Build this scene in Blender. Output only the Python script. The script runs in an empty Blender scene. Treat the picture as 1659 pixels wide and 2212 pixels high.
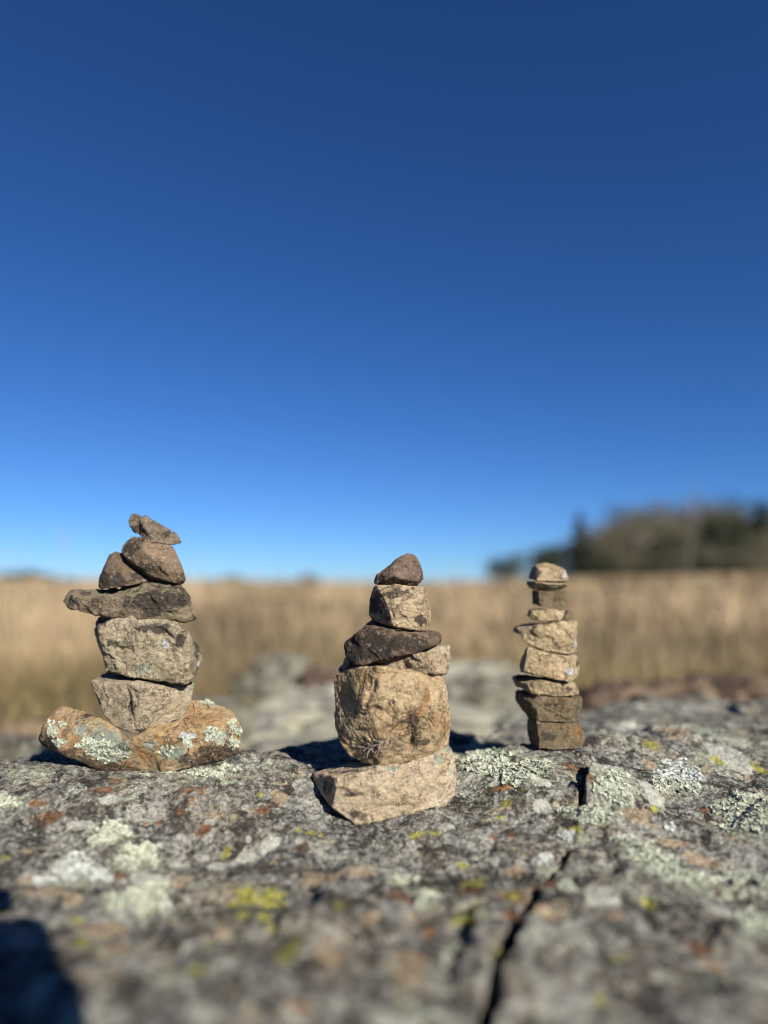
import bpy, bmesh, math, random
import numpy as np
from mathutils import Vector
from mathutils.bvhtree import BVHTree

random.seed(7); rng = np.random.default_rng(7)
sc = bpy.context.scene
COL = sc.collection
R = math.radians

# ------------------------------------------------------------------ camera model (photo measured on a 1659 x 2212 grid)
FPX, CX, CY, TILT = 1474.0, 829.5, 1106.0, R(6.15)
CT, ST = math.cos(TILT), math.sin(TILT)
def ray(px, py):
    dx = (px-CX)/FPX; dy = (CY-py)/FPX
    return np.array([dx, CT-ST*dy, ST+CT*dy])
def P(px, py, y):                       # point of the place seen at px,py standing y metres away
    r = ray(px, py); return r*(y/r[1])
def proj(V):                            # world -> measured grid
    V = np.asarray(V, float)
    f = V[:, 1]*CT+V[:, 2]*ST; u = -V[:, 1]*ST+V[:, 2]*CT
    f = np.maximum(f, 1e-4)
    return CX+FPX*V[:, 0]/f, CY-FPX*u/f

# ------------------------------------------------------------------ numpy noise
_perm = rng.permutation(256).astype(np.int64); _perm = np.concatenate([_perm, _perm, _perm])
_g = rng.normal(size=(256, 3)); _g /= np.linalg.norm(_g, axis=1)[:, None]
def pn(p):
    i = np.floor(p).astype(np.int64); f = p-i; i &= 255
    w = f*f*f*(f*(f*6-15)+10)
    out = 0
    for a in (0, 1):
        for b in (0, 1):
            for c in (0, 1):
                h = _perm[_perm[_perm[(i[:, 0]+a) & 255]+((i[:, 1]+b) & 255)]+((i[:, 2]+c) & 255)] & 255
                g = _g[h]
                d = g[:, 0]*(f[:, 0]-a)+g[:, 1]*(f[:, 1]-b)+g[:, 2]*(f[:, 2]-c)
                ww = (w[:, 0] if a else 1-w[:, 0])*(w[:, 1] if b else 1-w[:, 1])*(w[:, 2] if c else 1-w[:, 2])
                out = out+ww*d
    return out*1.6
def fbm(p, sc_, octv, gain=.5, seed=0.0, ridged=False):
    p = p*sc_+np.array([seed*3.17+.37, seed*1.31+.71, seed*2.23+.13]); a = 1.0; s = 0; t = 0
    for o in range(octv):
        n = pn(p)
        if ridged: n = 1-2*np.abs(n)
        s = s+a*n; t += a; a *= gain; p = p*2.03+11.3
    return s/t
_cellr = rng.random((256, 3))
def cells(p, seed=0.0):                 # random per-cell plane: broken, faceted relief
    p = p+seed*7.7
    i = np.floor(p).astype(np.int64); f = p-i
    best = np.full(len(p), 9.); val = np.zeros(len(p)); sec = np.full(len(p), 9.)
    for a in (-1, 0, 1):
        for b in (-1, 0, 1):
            for c in (-1, 0, 1):
                h = _perm[_perm[_perm[(i[:, 0]+a) & 255]+((i[:, 1]+b) & 255)]+((i[:, 2]+c) & 255)] & 255
                o = _cellr[h]
                d = np.stack([a+o[:, 0]-f[:, 0], b+o[:, 1]-f[:, 1], c+o[:, 2]-f[:, 2]], 1)
                q = (d*d).sum(1); m = q < best
                sec = np.where(m, best, np.minimum(sec, q))
                best = np.where(m, q, best)
                tilt = (d*_g[h]).sum(1)+(o[:, 0]-.5)*.9
                val = np.where(m, tilt, val)
    e = np.sqrt(sec)-np.sqrt(best); k = np.clip(e/.10, 0, 1)
    return val*(k*k*(3-2*k)*.8+.2), e

# ------------------------------------------------------------------ mesh helpers
def np_mesh(name, V, F, smooth=True, mats=()):
    V = np.asarray(V, np.float32); F = np.asarray(F, np.int32)
    me = bpy.data.meshes.new(name); n, k = F.shape
    me.vertices.add(len(V)); me.vertices.foreach_set('co', V.ravel())
    me.loops.add(n*k); me.loops.foreach_set('vertex_index', F.ravel())
    me.polygons.add(n)
    me.polygons.foreach_set('loop_start', np.arange(0, n*k, k, dtype=np.int32))
    me.polygons.foreach_set('use_smooth', np.full(n, smooth))
    me.update(calc_edges=True); me.validate()
    for m in mats: me.materials.append(m)
    return me
def attr(me, name, vals):
    a = me.attributes.new(name, 'FLOAT', 'POINT'); a.data.foreach_set('value', np.asarray(vals, np.float32))
def link(name, me, parent=None, loc=None):
    o = bpy.data.objects.new(name, me); COL.objects.link(o)
    if loc is not None: o.location = loc
    if parent: o.parent = parent
    return o
def tag(o, label=None, cat=None, group=None, kind=None):
    if label: o['label'] = label
    if cat: o['category'] = cat
    if group: o['group'] = group
    if kind: o['kind'] = kind
    return o
def get_V(me):
    a = np.empty(len(me.vertices)*3, np.float32); me.vertices.foreach_get('co', a); return a.reshape(-1, 3).astype(float)
def get_N(me):
    a = np.empty(len(me.vertices)*3, np.float32); me.vertices.foreach_get('normal', a); return a.reshape(-1, 3).astype(float)
def set_V(me, V):
    me.vertices.foreach_set('co', V.astype(np.float32).ravel()); me.update()

# ------------------------------------------------------------------ node helpers
class NT:
    def __init__(s, name):
        s.m = bpy.data.materials.new(name); s.m.use_nodes = True
        s.t = s.m.node_tree; s.t.nodes.clear()
        s.out = s.n('ShaderNodeOutputMaterial'); s.b = s.n('ShaderNodeBsdfPrincipled')
        s.t.links.new(s.b.outputs[0], s.out.inputs[0])
        s.b.inputs['Roughness'].default_value = .9
        s.b.inputs['Specular IOR Level'].default_value = .2
        s.co = s.n('ShaderNodeTexCoord').outputs['Object']
    def n(s, t): return s.t.nodes.new(t)
    def l(s, a, b): s.t.links.new(a, b)
    def off(s, seed):
        m = s.n('ShaderNodeMapping'); m.inputs['Location'].default_value = (seed*.731, seed*.417, seed*.913)
        s.l(s.co, m.inputs[0]); s.co = m.outputs[0]
    def warp(s, scale, amt):
        w = s.noise(scale, 3, col=True); v = s.n('ShaderNodeVectorMath'); v.operation = 'MULTIPLY_ADD'
        s.l(w, v.inputs[0]); v.inputs[1].default_value = (amt,)*3; s.l(s.co, v.inputs[2]); return v.outputs[0]
    def noise(s, scale, detail=6, rough=.6, co=None, dist=0, col=False):
        n = s.n('ShaderNodeTexNoise'); n.inputs['Scale'].default_value = scale
        n.inputs['Detail'].default_value = detail; n.inputs['Roughness'].default_value = rough
        n.inputs['Distortion'].default_value = dist
        s.l(co or s.co, n.inputs['Vector']); return n.outputs['Color' if col else 'Fac']
    def vor(s, scale, feat='F1', co=None, out='Distance'):
        n = s.n('ShaderNodeTexVoronoi'); n.feature = feat; n.inputs['Scale'].default_value = scale
        s.l(co or s.co, n.inputs['Vector']); return n.outputs[out]
    def step(s, v, lo, hi):
        n = s.n('ShaderNodeMapRange'); n.interpolation_type = 'SMOOTHSTEP'
        s.l(v, n.inputs['Value']); n.inputs['From Min'].default_value = lo; n.inputs['From Max'].default_value = hi
        return n.outputs[0]
    def math(s, op, a, b=None, c=None):
        n = s.n('ShaderNodeMath'); n.operation = op
        for i, q in enumerate((a, b, c)):
            if q is None: continue
            if isinstance(q, (int, float)): n.inputs[i].default_value = q
            else: s.l(q, n.inputs[i])
        return n.outputs[0]
    def mix(s, f, a, b, mode='MIX'):
        n = s.n('ShaderNodeMix'); n.data_type = 'RGBA'; n.blend_type = mode
        if isinstance(f, (int, float)): n.inputs[0].default_value = f
        else: s.l(f, n.inputs[0])
        for i, q in ((6, a), (7, b)):
            if isinstance(q, (tuple, list)): n.inputs[i].default_value = (*q[:3], 1)
            else: s.l(q, n.inputs[i])
        return n.outputs[2]
    def grey(s, v):                     # value -> colour
        n = s.n('ShaderNodeCombineColor')
        for i in range(3): s.l(v, n.inputs[i])
        return n.outputs[0]
    def at(s, name):
        n = s.n('ShaderNodeAttribute'); n.attribute_name = name; return n.outputs['Fac']
    def bump(s, h, dist, strength=1.0, prev=None):
        n = s.n('ShaderNodeBump'); n.inputs['Distance'].default_value = dist; n.inputs['Strength'].default_value = strength
        s.l(h, n.inputs['Height'])
        if prev: s.l(prev, n.inputs['Normal'])
        return n.outputs[0]
    def fin(s, col, nrm=None):
        s.l(col, s.b.inputs['Base Color'])
        if nrm: s.l(nrm, s.b.inputs['Normal'])
        return s.m

TAN = (.40, .31, .20); BUFF = (.46, .385, .27); GREYT = (.30, .26, .19); BROWN = (.19, .145, .105)
def rock_mat(seed, a, b, c, dark=.5, rust=0.0, darkcol=(.035, .03, .026), grain=1.0, bumpk=1.0):
    k_ = 1.20 if a[0] > .33 else 1.05
    a, b, c = (tuple(min(v*k_, .72) for v in q) for q in (a, b, c))
    s = NT('weathered_stone'); s.off(seed*3.1)
    w = s.warp(60, .006)
    n1 = s.noise(38, 8, .62, w); n2 = s.noise(75, 7, .7, w); n3 = s.noise(420, 4, .75)
    col = s.mix(s.step(n1, .38, .62), a, b)
    col = s.mix(s.math('MULTIPLY', s.step(n2, .5, .68), .8), col, c)
    if rust > 0:
        col = s.mix(s.math('MULTIPLY', s.step(s.noise(30, 6, .6, w, .6), .62-rust*.25, .75-rust*.2), .8), col, (.40, .19, .055))
    # weathered dark skin: noise pattern + placed patches, a few being painted facet shade
    pn_ = s.math('MULTIPLY_ADD', s.math('SUBTRACT', s.noise(60, 10, .74, w), .5), 2.3, .5)
    pat = s.math('ADD', pn_, s.math('MULTIPLY', s.at('patina_shade'), .72))
    dm = s.step(pat, .82-.26*dark, 1.12-.26*dark)
    dc = s.mix(s.step(n3, .35, .7), darkcol, tuple(q*2.8 for q in darkcol))
    col = s.mix(s.math('MULTIPLY', dm, .88), col, dc)
    # brown specks, pale flecks
    col = s.mix(s.math('MULTIPLY', s.step(s.noise(190, 7, .75), .54, .66), .6*grain), col, (.09, .065, .045))
    col = s.mix(s.math('MULTIPLY', s.step(s.noise(260, 5, .75), .57, .67), .55*grain), col, (.66, .58, .45))
    # crust of thin pale lichen where placed
    lm = s.step(s.math('ADD', s.at('crust'), s.math('MULTIPLY', s.math('SUBTRACT', s.noise(200, 6, .8), .5), 3.2)), .15, .35)
    col = s.mix(lm, col, s.mix(s.step(n3, .35, .65), (.36, .39, .30), (.46, .49, .39)))
    wm = s.step(s.math('ADD', s.at('white'), s.math('MULTIPLY', s.math('SUBTRACT', s.noise(240, 5, .7), .5), 2.2)), .1, .25)
    col = s.mix(s.math('MULTIPLY', wm, .9), col, (.66, .66, .67))
    om = s.step(s.math('ADD', s.at('rustspot'), s.math('MULTIPLY', s.math('SUBTRACT', s.noise(90, 7, .75), .5), 3.0)), -.1, .9)
    col = s.mix(s.math('MULTIPLY', om, .6), col, (.40, .19, .06))
    col = s.mix(1.0, col, s.grey(s.math('MULTIPLY_ADD', s.noise(330, 5, .8), 1.5, .27)), 'MULTIPLY')
    def cheb(scale, co_):
        n_ = s.n('ShaderNodeTexVoronoi'); n_.distance = 'CHEBYCHEV'; n_.inputs['Scale'].default_value = scale; n_.inputs['Randomness'].default_value = 1
        m_ = s.n('ShaderNodeMapping'); m_.inputs['Rotation'].default_value = (.6, .9, .4); m_.inputs['Scale'].default_value = (1, 1, 1.7)
        s.l(co_, m_.inputs[0]); s.l(m_.outputs[0], n_.inputs['Vector']); return n_.outputs['Distance']
    w3 = s.warp(220, .004); cr = s.math('ABSOLUTE', s.math('SUBTRACT', s.noise(95, 7, .66, w), .5))
    crk = s.step(cr, .0, .035)
    col = s.mix(s.math('MULTIPLY', s.math('SUBTRACT', 1.0, crk), s.math('MULTIPLY', s.step(n2, .42, .56), .75)), col, (.07, .05, .035))  # crevice shade put into the colour along the creases
    nr = s.bump(s.noise(130, 10, .76, w), .0060*bumpk, 1)
    nr = s.bump(cheb(120, w3), .0040*bumpk, .8, nr)
    nr = s.bump(cheb(300, w3), .0022*bumpk, .8, nr)
    nr = s.bump(crk, .0010*bumpk, .8, nr)
    nr = s.bump(s.noise(420, 5, .8), .0026*bumpk, 1, nr)
    return s.fin(col, nr)

# ------------------------------------------------------------------ stones
class Zoom:
    def __init__(s, x0, y0, k, depth): s.x0, s.y0, s.k, s.depth = x0, y0, k, depth
    def px(s, zx, zy): return s.x0+zx*s.k, s.y0+zy*s.k
    def pt(s, zx, zy, d): a, b = s.px(zx, zy); return P(a, b, s.depth+d*.001)
ZL = Zoom(66.4, 1088.3, .288, .520)
ZM = Zoom(650.3, 1168.0, .2881, .500)
ZR = Zoom(1061.8, 1181.2, .216, .558)

def seg_dist(X, Y, pts):
    best = np.full(len(X), 1e9); tt = np.zeros(len(X)); n = len(pts)-1
    for i in range(n):
        (x0, y0), (x1, y1) = pts[i][:2], pts[i+1][:2]
        dx, dy = x1-x0, y1-y0
        t = np.clip(((X-x0)*dx+(Y-y0)*dy)/(dx*dx+dy*dy+1e-9), 0, 1)
        d = np.hypot(X-x0-t*dx, Y-y0-t*dy); m = d < best
        best = np.where(m, d, best); tt = np.where(m, (i+t)/n, tt)
    return best, tt

BV = {}
def stone(Z, hulls, mat, label, name='stacked_stone', cat='stone', seed=1, rough=1.0, facet=1.0, marks=None, carve=(), group=None, div=85, round_=1, puff=.010):
    bm = bmesh.new()
    for h in hulls:
        vs = [bm.verts.new(Z.pt(*p)) for p in h]
        r = bmesh.ops.convex_hull(bm, input=vs)
        junk = [e for e in set(r['geom_interior']+r['geom_unused']) if isinstance(e, bmesh.types.BMVert) and e.is_valid]
        if junk: bmesh.ops.delete(bm, geom=junk, context='VERTS')
    bmesh.ops.recalc_face_normals(bm, faces=bm.faces)
    co = np.array([v.co[:] for v in bm.verts]); size = float((co.max(0)-co.min(0)).max())
    me = bpy.data.meshes.new('tmp'); bm.to_mesh(me); bm.free()
    o = bpy.data.objects.new('tmp', me); COL.objects.link(o)
    md = o.modifiers.new('r', 'REMESH'); md.mode = 'VOXEL'; md.voxel_size = size/(div*1.15)
    if round_:
        ms = o.modifiers.new('s', 'SMOOTH'); ms.factor = .5; ms.iterations = round_-1; ms.show_viewport = round_ > 1
    dg = bpy.context.evaluated_depsgraph_get()
    m2 = bpy.data.meshes.new_from_object(o.evaluated_get(dg))
    bpy.data.objects.remove(o); bpy.data.meshes.remove(me)
    V = get_V(m2); N = get_N(m2); k = size
    # broad undulation, chipped facets, fine grain: in units of the stone's own size
    q = V/k
    d = puff-.003+.010*fbm(q, 3.2, 3, seed=seed)*rough
    wq = q+.035*np.stack([fbm(q, 7, 3, seed=seed+i+5) for i in range(3)], 1)
    c1, e1 = cells(wq*np.array([3.6, 3.6, 4.6]), seed); c2, e2 = cells(wq*np.array([10., 10., 15.]), seed+2.3); c3, e3 = cells(wq*np.array([26., 26., 34.]), seed+4.1)
    d += facet*(.024*c1+.009*c2+.004*c3)
    qa = q*np.array([1, 1, 1.9])+.08*fbm(q, 4, 2, seed=seed+13)[:, None]
    d += .0055*fbm(qa, 9, 5, .62, seed=seed+9, ridged=True)*rough
    gr = np.random.default_rng(int(seed*100))
    for amp, fr in ((.015, 4.5), (.008, 9.), (.005, 17.)):
        v = gr.normal(size=3); v /= np.linalg.norm(v)
        f_ = (q@v)*fr+.9*fbm(q, 3.5, 4, .55, seed=seed+fr)+gr.random()*5; fr_ = f_-np.floor(f_)
        saw = np.where(fr_ < .86, fr_/.86, (1-fr_)/.14)-.5
        d += facet*amp*saw*np.clip(.6+1.6*fbm(q, 4, 2, seed=seed+fr+50), 0, 1)
    d += .0035*fbm(q, 44, 3, .7, seed=seed+19)*rough
    V2 = V+N*(d*k)[:, None]
    if carve:
        px, py = proj(V2); zx = (px-Z.x0)/Z.k; zy = (py-Z.y0)/Z.k
        tocam = -V2/np.linalg.norm(V2, axis=1)[:, None]
        face = np.clip((N*tocam).sum(1)*2.0, 0, 1)
        jit = fbm(q, 14, 3, seed=seed+3)
        for (pts, w, dep) in carve:
            dd, t = seg_dist(zx+jit*18, zy+jit[::-1]*0+jit*12, pts)
            prof = np.exp(-(dd/w)**2)*np.clip(np.sin(np.pi*np.clip(t, .06, .94)), .25, 1)
            V2 -= (-tocam)*0; V2 += (-tocam)*(prof*face*dep*.001)[:, None]
    px, py = proj(V2); zx = (px-Z.x0)/Z.k; zy = (py-Z.y0)/Z.k
    base = np.array([V2[:, 0].mean(), V2[:, 1].mean(), V2[:, 2].min()])
    set_V(m2, V2-base)
    m2.name = name
    m2.polygons.foreach_set('use_smooth', np.full(len(m2.polygons), True))
    m2.materials.clear(); m2.materials.append(mat)
    for an in ('patina_shade', 'crust', 'white', 'rustspot'):
        f = np.full(len(V2), -1.0 if an != 'patina_shade' else 0.0)
        j1 = fbm(V2/k, 9, 4, .65, seed=seed+31); j2 = fbm(V2/k, 9, 4, .65, seed=seed+37)
        for (ex, ey, rx, ry, *st) in (marks or {}).get(an, []):
            g = 1-np.hypot((zx-ex)/rx+j1*(.9 if an != 'white' else .3), (zy-ey)/ry+j2*(.9 if an != 'white' else .3))
            if an == 'patina_shade': g = np.clip(g*1.3+.15, 0, 1)*(st[0] if st else 1)
            f = np.maximum(f, g)
            if an == 'patina_shade' and st and st[0] < 0: f = np.where(g < 0, g, f)
        attr(m2, an, f)
    o = link(name, m2, None, base)
    tag(o, label, cat, group)
    BV[o.name] = (BVHTree.FromPolygons([tuple(v) for v in V2], [tuple(p.vertices) for p in m2.polygons]), base)
    return o

# foliose lichen: crowds of small upturned lobes rooted on a surface
def lichen_mat(c1, c2, seed=0):
    s = NT('leafy_lichen'); s.off(seed)
    n = s.noise(420, 5, .7)
    col = s.mix(s.step(n, .35, .65), c1, c2)
    col = s.mix(s.math('MULTIPLY', s.step(s.noise(1200, 2), .6, .7), .35), col, (.18, .18, .13))
    return s.fin(col, s.bump(s.noise(1500, 3), .0004, .8))
def lichen(parent, bvh, base, regions, mat, n, size, label=None, name='lichen_patch', lift=.0004):
    V = []; F = []
    K = 8
    sd = rng.random()*50
    for (cx, cy, rx, ry) in regions:
        cnt = 0; tries = 0
        while cnt < n and tries < n*5:
            tries += 1
            a = rng.random()*2*math.pi; r = math.sqrt(rng.random())
            # ragged outline, thin spots
            wob = .78+.22*math.sin(3*a+cx)+.16*math.sin(7*a+cy)
            if r > wob: continue
            px = cx+rx*r*math.cos(a); py = cy+ry*r*math.sin(a)
            if r > .45 and math.sin(px*.33+sd)*math.cos(py*.41+sd)+math.sin(px*.13-py*.21+sd) > .75: continue
            d = ray(px, py)
            h = bvh.ray_cast(Vector((0, 0, 0)), Vector(d).normalized(), 5.0)
            if h[0] is None: continue
            p, nn = h[0], h[1]
            if nn.dot(Vector(d)) > 0: nn = -nn
            cnt += 1
            nrm = (nn+Vector(rng.normal(size=3)*.26)).normalized()
            t1 = nrm.orthogonal().normalized(); t2 = nrm.cross(t1)
            ang = rng.random()*6.28
            t1, t2 = t1*math.cos(ang)+t2*math.sin(ang), t2*math.cos(ang)-t1*math.sin(ang)
            s = size*(.55+.9*rng.random()); c = p+nn*lift-Vector(base)
            i0 = len(V)
            V.append(c+nrm*s*.12)
            for ring, (rr, up) in enumerate(((.55, .05), (1.0, .20))):
                for k in range(K):
                    th = k/K*2*math.pi; rad = s*rr*(1+(.35*math.sin(3*th+ang*5)+.2*rng.normal()*.6)*ring)
                    V.append(c+t1*math.cos(th)*rad+t2*math.sin(th)*rad*.75+nrm*s*up*(1+.5*rng.normal()*ring))
            for k in range(K):
                k2 = (k+1) % K
                F.append((i0, i0+1+k, i0+1+k2, i0+1+k2))
                F.append((i0+1+k, i0+1+K+k, i0+1+K+k2, i0+1+k2))
    if not V: return None
    me = bpy.data.meshes.new(name); me.from_pydata([tuple(v) for v in V], [], [f if f[2] != f[3] else f[:3] for f in F])
    me.polygons.foreach_set('use_smooth', np.full(len(me.polygons), True)); me.materials.append(mat)
    o = link(name, me, parent)
    if label: o['label'] = label
    return o

def tube_mesh(paths, sides=5):
    V = []; F = []
    for pts in paths:
        i0 = len(V)
        for j, (p, r) in enumerate(pts):
            p = Vector(p)
            a = Vector(pts[max(j-1, 0)][0]); b = Vector(pts[min(j+1, len(pts)-1)][0])
            d = (b-a).normalized() if (b-a).length > 1e-9 else Vector((0, 0, 1))
            u = d.orthogonal().normalized(); w = d.cross(u)
            for k in range(sides):
                t = 2*math.pi*k/sides; V.append(p+(u*math.cos(t)+w*math.sin(t))*r)
        for j in range(len(pts)-1):
            for k in range(sides):
                k2 = (k+1) % sides
                F.append((i0+j*sides+k, i0+j*sides+k2, i0+(j+1)*sides+k2, i0+(j+1)*sides+k))
        for e in (0, len(pts)-1):
            V.append(Vector(pts[e][0])); c = len(V)-1
            for k in range(sides):
                k2 = (k+1) % sides; F.append((c, i0+e*sides+k, i0+e*sides+k2, i0+e*sides+k2))
    return V, F
def tubes(name, paths, mat, parent=None, base=(0, 0, 0), sides=5):
    V, F = tube_mesh(paths, sides); b = Vector(base)
    me = bpy.data.meshes.new(name); me.from_pydata([tuple(v-b) for v in V], [], [f if f[2] != f[3] else f[:3] for f in F])
    me.polygons.foreach_set('use_smooth', np.full(len(me.polygons), True)); me.materials.append(mat)
    return link(name, me, parent)

def simple(name, a, b, scale, bump=.001, bs=None, rough=.9):
    s = NT(name); n = s.noise(scale, 6, .65)
    s.b.inputs['Roughness'].default_value = rough
    return s.fin(s.mix(s.step(n, .35, .65), a, b), s.bump(s.noise(bs or scale*3, 5, .65), bump))

M_straw = simple('dry_straw', (.42, .32, .19), (.24, .17, .10), 300, .0003)
M_dirt = simple('root_soil', (.075, .055, .038), (.16, .12, .08), 500, .0008)
M_lich = lichen_mat((.235, .255, .195), (.46, .485, .39), 1)
M_lichw = lichen_mat((.27, .29, .27), (.50, .52, .49), 2)

# ================================================================== LEFT CAIRN
GL = 'stones of the left cairn'; GM = 'stones of the middle cairn'; GR = 'stones of the right cairn'
bowl = stone(ZL, [
  [(80,1775,2),(112,1650,-8),(150,1582,5),(240,1532,8),(330,1547,2),(420,1582,-4),(600,1672,-22),(740,1772,-28),(720,1790,10),(250,1870,-20),(130,1812,0),(500,1985,-18),(800,2028,-12),(800,2000,15),(400,1900,25),(250,1560,25),(100,1740,20)],
  [(740,1772,-28),(860,1718,-28),(1000,1702,-28),(740,2012,-14),(900,2025,-12),(1100,1995,-15),(740,1800,20),(1000,1745,20),(740,1900,28),(1100,1900,28)],
  [(860,1712,-28),(1150,1695,-28),(1260,1700,-24),(1180,1580,0),(1210,1495,10),(1330,1482,15),(1460,1512,14),(1530,1602,2),(1572,1720,2),(1578,1830,6),(1480,1900,-5),(1400,1940,-15),(1230,1960,-20),(1000,2010,-18),(1450,1720,-18),(1500,1800,28),(1200,1900,28),(900,2000,0)]],
  rock_mat(1, (.44,.29,.14), (.50,.37,.21), (.34,.29,.21), dark=.42, rust=.25),
  'long orange-brown saddle-shaped stone with pale green lichen, bottom of the left cairn', seed=1, rough=.75, facet=.55, puff=.004, group=GL, div=130,
  marks={'patina_shade': [(140,1800,120,60,1),(380,1930,320,60,.75),(1250,1920,280,60,.8),(300,1870,200,50,.6),(490,1760,70,40,.8),(1300,1860,260,80,.65),(1500,1850,100,90,.9),(430,1590,80,25,.7),(700,2000,200,30,.6),(1150,1780,90,60,.7)],
         'crust': [(1080,1870,120,60),(1180,1800,60,50),(380,1700,70,50),(700,1800,80,60),(900,1820,60,60),(560,1780,200,110),(1400,1740,120,80)],'rustspot': [(1300,1600,190,100),(850,1900,60,120),(180,1640,90,70),(720,1880,60,60)]})
bv, bs = BV[bowl.name]
pz = lambda Z, L: [(Z.x0+a*Z.k, Z.y0+b*Z.k, c*Z.k, d*Z.k) for a, b, c, d in L]
lichen(bowl, bv, bs, pz(ZL, [(500,1820,165,75),(590,1880,120,60),(690,1860,60,60)]), M_lich, 330, .00125)
lichen(bowl, bv, bs, pz(ZL, [(165,1690,48,70),(215,1790,50,30)]), M_lich, 150, .0011)
lichen(bowl, bv, bs, pz(ZL, [(1365,1730,70,55),(1420,1760,40,50)]), M_lich, 170, .0011)
lichen(bowl, bv, bs, pz(ZL, [(1510,1660,25,45),(1550,1710,28,40),(1520,1790,50,50)]), M_lich, 110, .0011)
lichen(bowl, bv, bs, pz(ZL, [(1350,1492,85,20)]), M_lich, 160, .0010)
lichen(bowl, bv, bs, pz(ZL, [(1175,1740,70,32)]), M_lichw, 190, .0009)
lichen(bowl, bv, bs, pz(ZL, [(1030,1850,70,60),(1180,1790,40,40)]), M_lich, 90, .0009)
lichen(bowl, bv, bs, pz(ZL, [(235,1655,26,20)]), M_lich, 40, .0009)
lichen(bowl, bv, bs, pz(ZL, [(550,1730,12,10)]), M_lich, 24, .0009)

wedge = stone(ZL, [[(455,1330,-14),(470,1375,-16),(540,1480,-18),(560,1580,-18),(620,1660,-18),(790,1726,-24),(870,1700,-24),(1080,1672,-12),(1150,1592,-10),(1200,1492,-10),(1225,1375,-5),(1215,1328,5),(840,1364,-32),(740,1352,-30),(570,1274,12),(1000,1300,22),(600,1288,20),(650,1640,20),(1050,1630,20),(1160,1450,20),(500,1400,15)]],
  rock_mat(2, (.42,.345,.235), (.48,.40,.28), (.36,.29,.195), dark=.16, grain=.9),
  'buff half-moon stone with a flat top and vertical crack, resting in the orange stone', seed=2.5, rough=.9, facet=.5, group=GL, div=110,
  carve=[([(720,1365),(745,1450),(755,1560),(785,1690)], 13, 4.5),([(770,1400),(800,1470),(805,1520)], 8, 1.8),([(930,1620),(1100,1540),(1150,1500)], 10, 1.2),([(980,1590),(1120,1560)], 8, 1)],
  marks={'patina_shade': [(760,1560,40,140,.8),(1060,1640,90,30,.8),(840,1700,80,20,.8)], 'crust': [(1215,1400,25,80)]})
block = stone(ZL, [[(520,930,-22),(640,872,-20),(980,876,-22),(1180,968,-25),(1190,1180,-28),(1165,1338,-22),(950,1318,-26),(690,1290,-24),(575,1250,-15),(540,1100,-20),(1240,1060,0),(1268,1170,5),(1245,1270,5),(1215,1325,-5),(1080,902,10),(487,890,10),(512,848,20),(700,842,25),(1000,856,25),(503,985,0),(600,1240,20),(1200,1290,20)]],
  rock_mat(3, (.39,.33,.22), (.47,.40,.28), (.26,.22,.15), dark=.42),
  'large rough grey-tan block with a white fleck, under the long slab of the left cairn', seed=3.2, rough=1.3, facet=.9, group=GL, div=110,
  carve=[([(590,1040),(680,1090),(830,1110)], 22, 3.5),([(980,940),(1060,1000),(1090,1030)], 16, 3.5),([(650,1150),(720,1210)], 20, 2.5),([(1070,1130),(1090,1180)], 12, 1.6)],
  marks={'patina_shade': [(620,1060,90,50,.8),(960,930,220,50,.9),(1120,1010,60,60,.7),(1245,1100,35,180,.9),(520,880,60,40,.9),(720,1200,50,40,.6)], 'white': [(1008,1055,30,38),(1255,1200,14,30)], 'crust': [(840,1235,75,50)]})
slab = stone(ZL, [
  [(245,735,0),(265,692,0),(325,654,4),(325,700,-12),(300,790,-8),(400,815,-12),(560,830,-18),(650,650,5),(650,700,-20),(700,843,-18),(500,700,-15),(330,700,15),(650,800,25),(650,650,20),(500,650,10)],
  [(650,650,-5),(740,612,0),(880,600,0),(1100,608,0),(1135,660,-15),(1190,730,-8),(1228,830,-5),(1222,857,-8),(980,861,-18),(850,857,-20),(700,843,-18),(820,670,-22),(1000,660,-22),(650,700,-20),(900,604,25),(1100,620,20),(1180,840,15),(700,830,25),(650,800,25)]],
  rock_mat(4, (.27,.22,.15), (.325,.27,.18), (.16,.13,.09), dark=.85),
  'long dark-stained slab jutting out to the left across the left cairn', seed=4.4, rough=1.5, facet=.95, group=GL, div=120,
  carve=[([(380,670),(440,690),(490,685)], 14, 2.5),([(720,700),(760,790)], 14, 1.5)],
  marks={'patina_shade': [(900,740,180,110,1.2),(1090,690,110,90,.9),(420,680,80,20,.8),(700,740,60,60,.5),(300,730,30,50,.5)]})
tri = stone(ZL, [[(515,628,0),(516,565,-5),(570,455,-3),(595,384,0),(640,364,3),(690,378,3),(640,450,-10),(790,475,0),(885,560,-5),(880,578,-8),(740,610,-14),(600,630,-14),(530,634,-8),(560,500,-10),(600,400,12),(850,570,15),(540,600,15),(690,390,15)]],
  rock_mat(5, (.19,.14,.10), (.24,.175,.12), (.12,.095,.075), dark=.7),
  'small dark three-cornered stone leaning under the rounded one, left side of the left cairn', seed=5.1, puff=.016, rough=.7, facet=.4, group=GL, round_=4,
  marks={'patina_shade': [(640,580,170,60,1.3),(800,540,90,60,.9),(540,560,50,80,.9)]})
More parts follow.
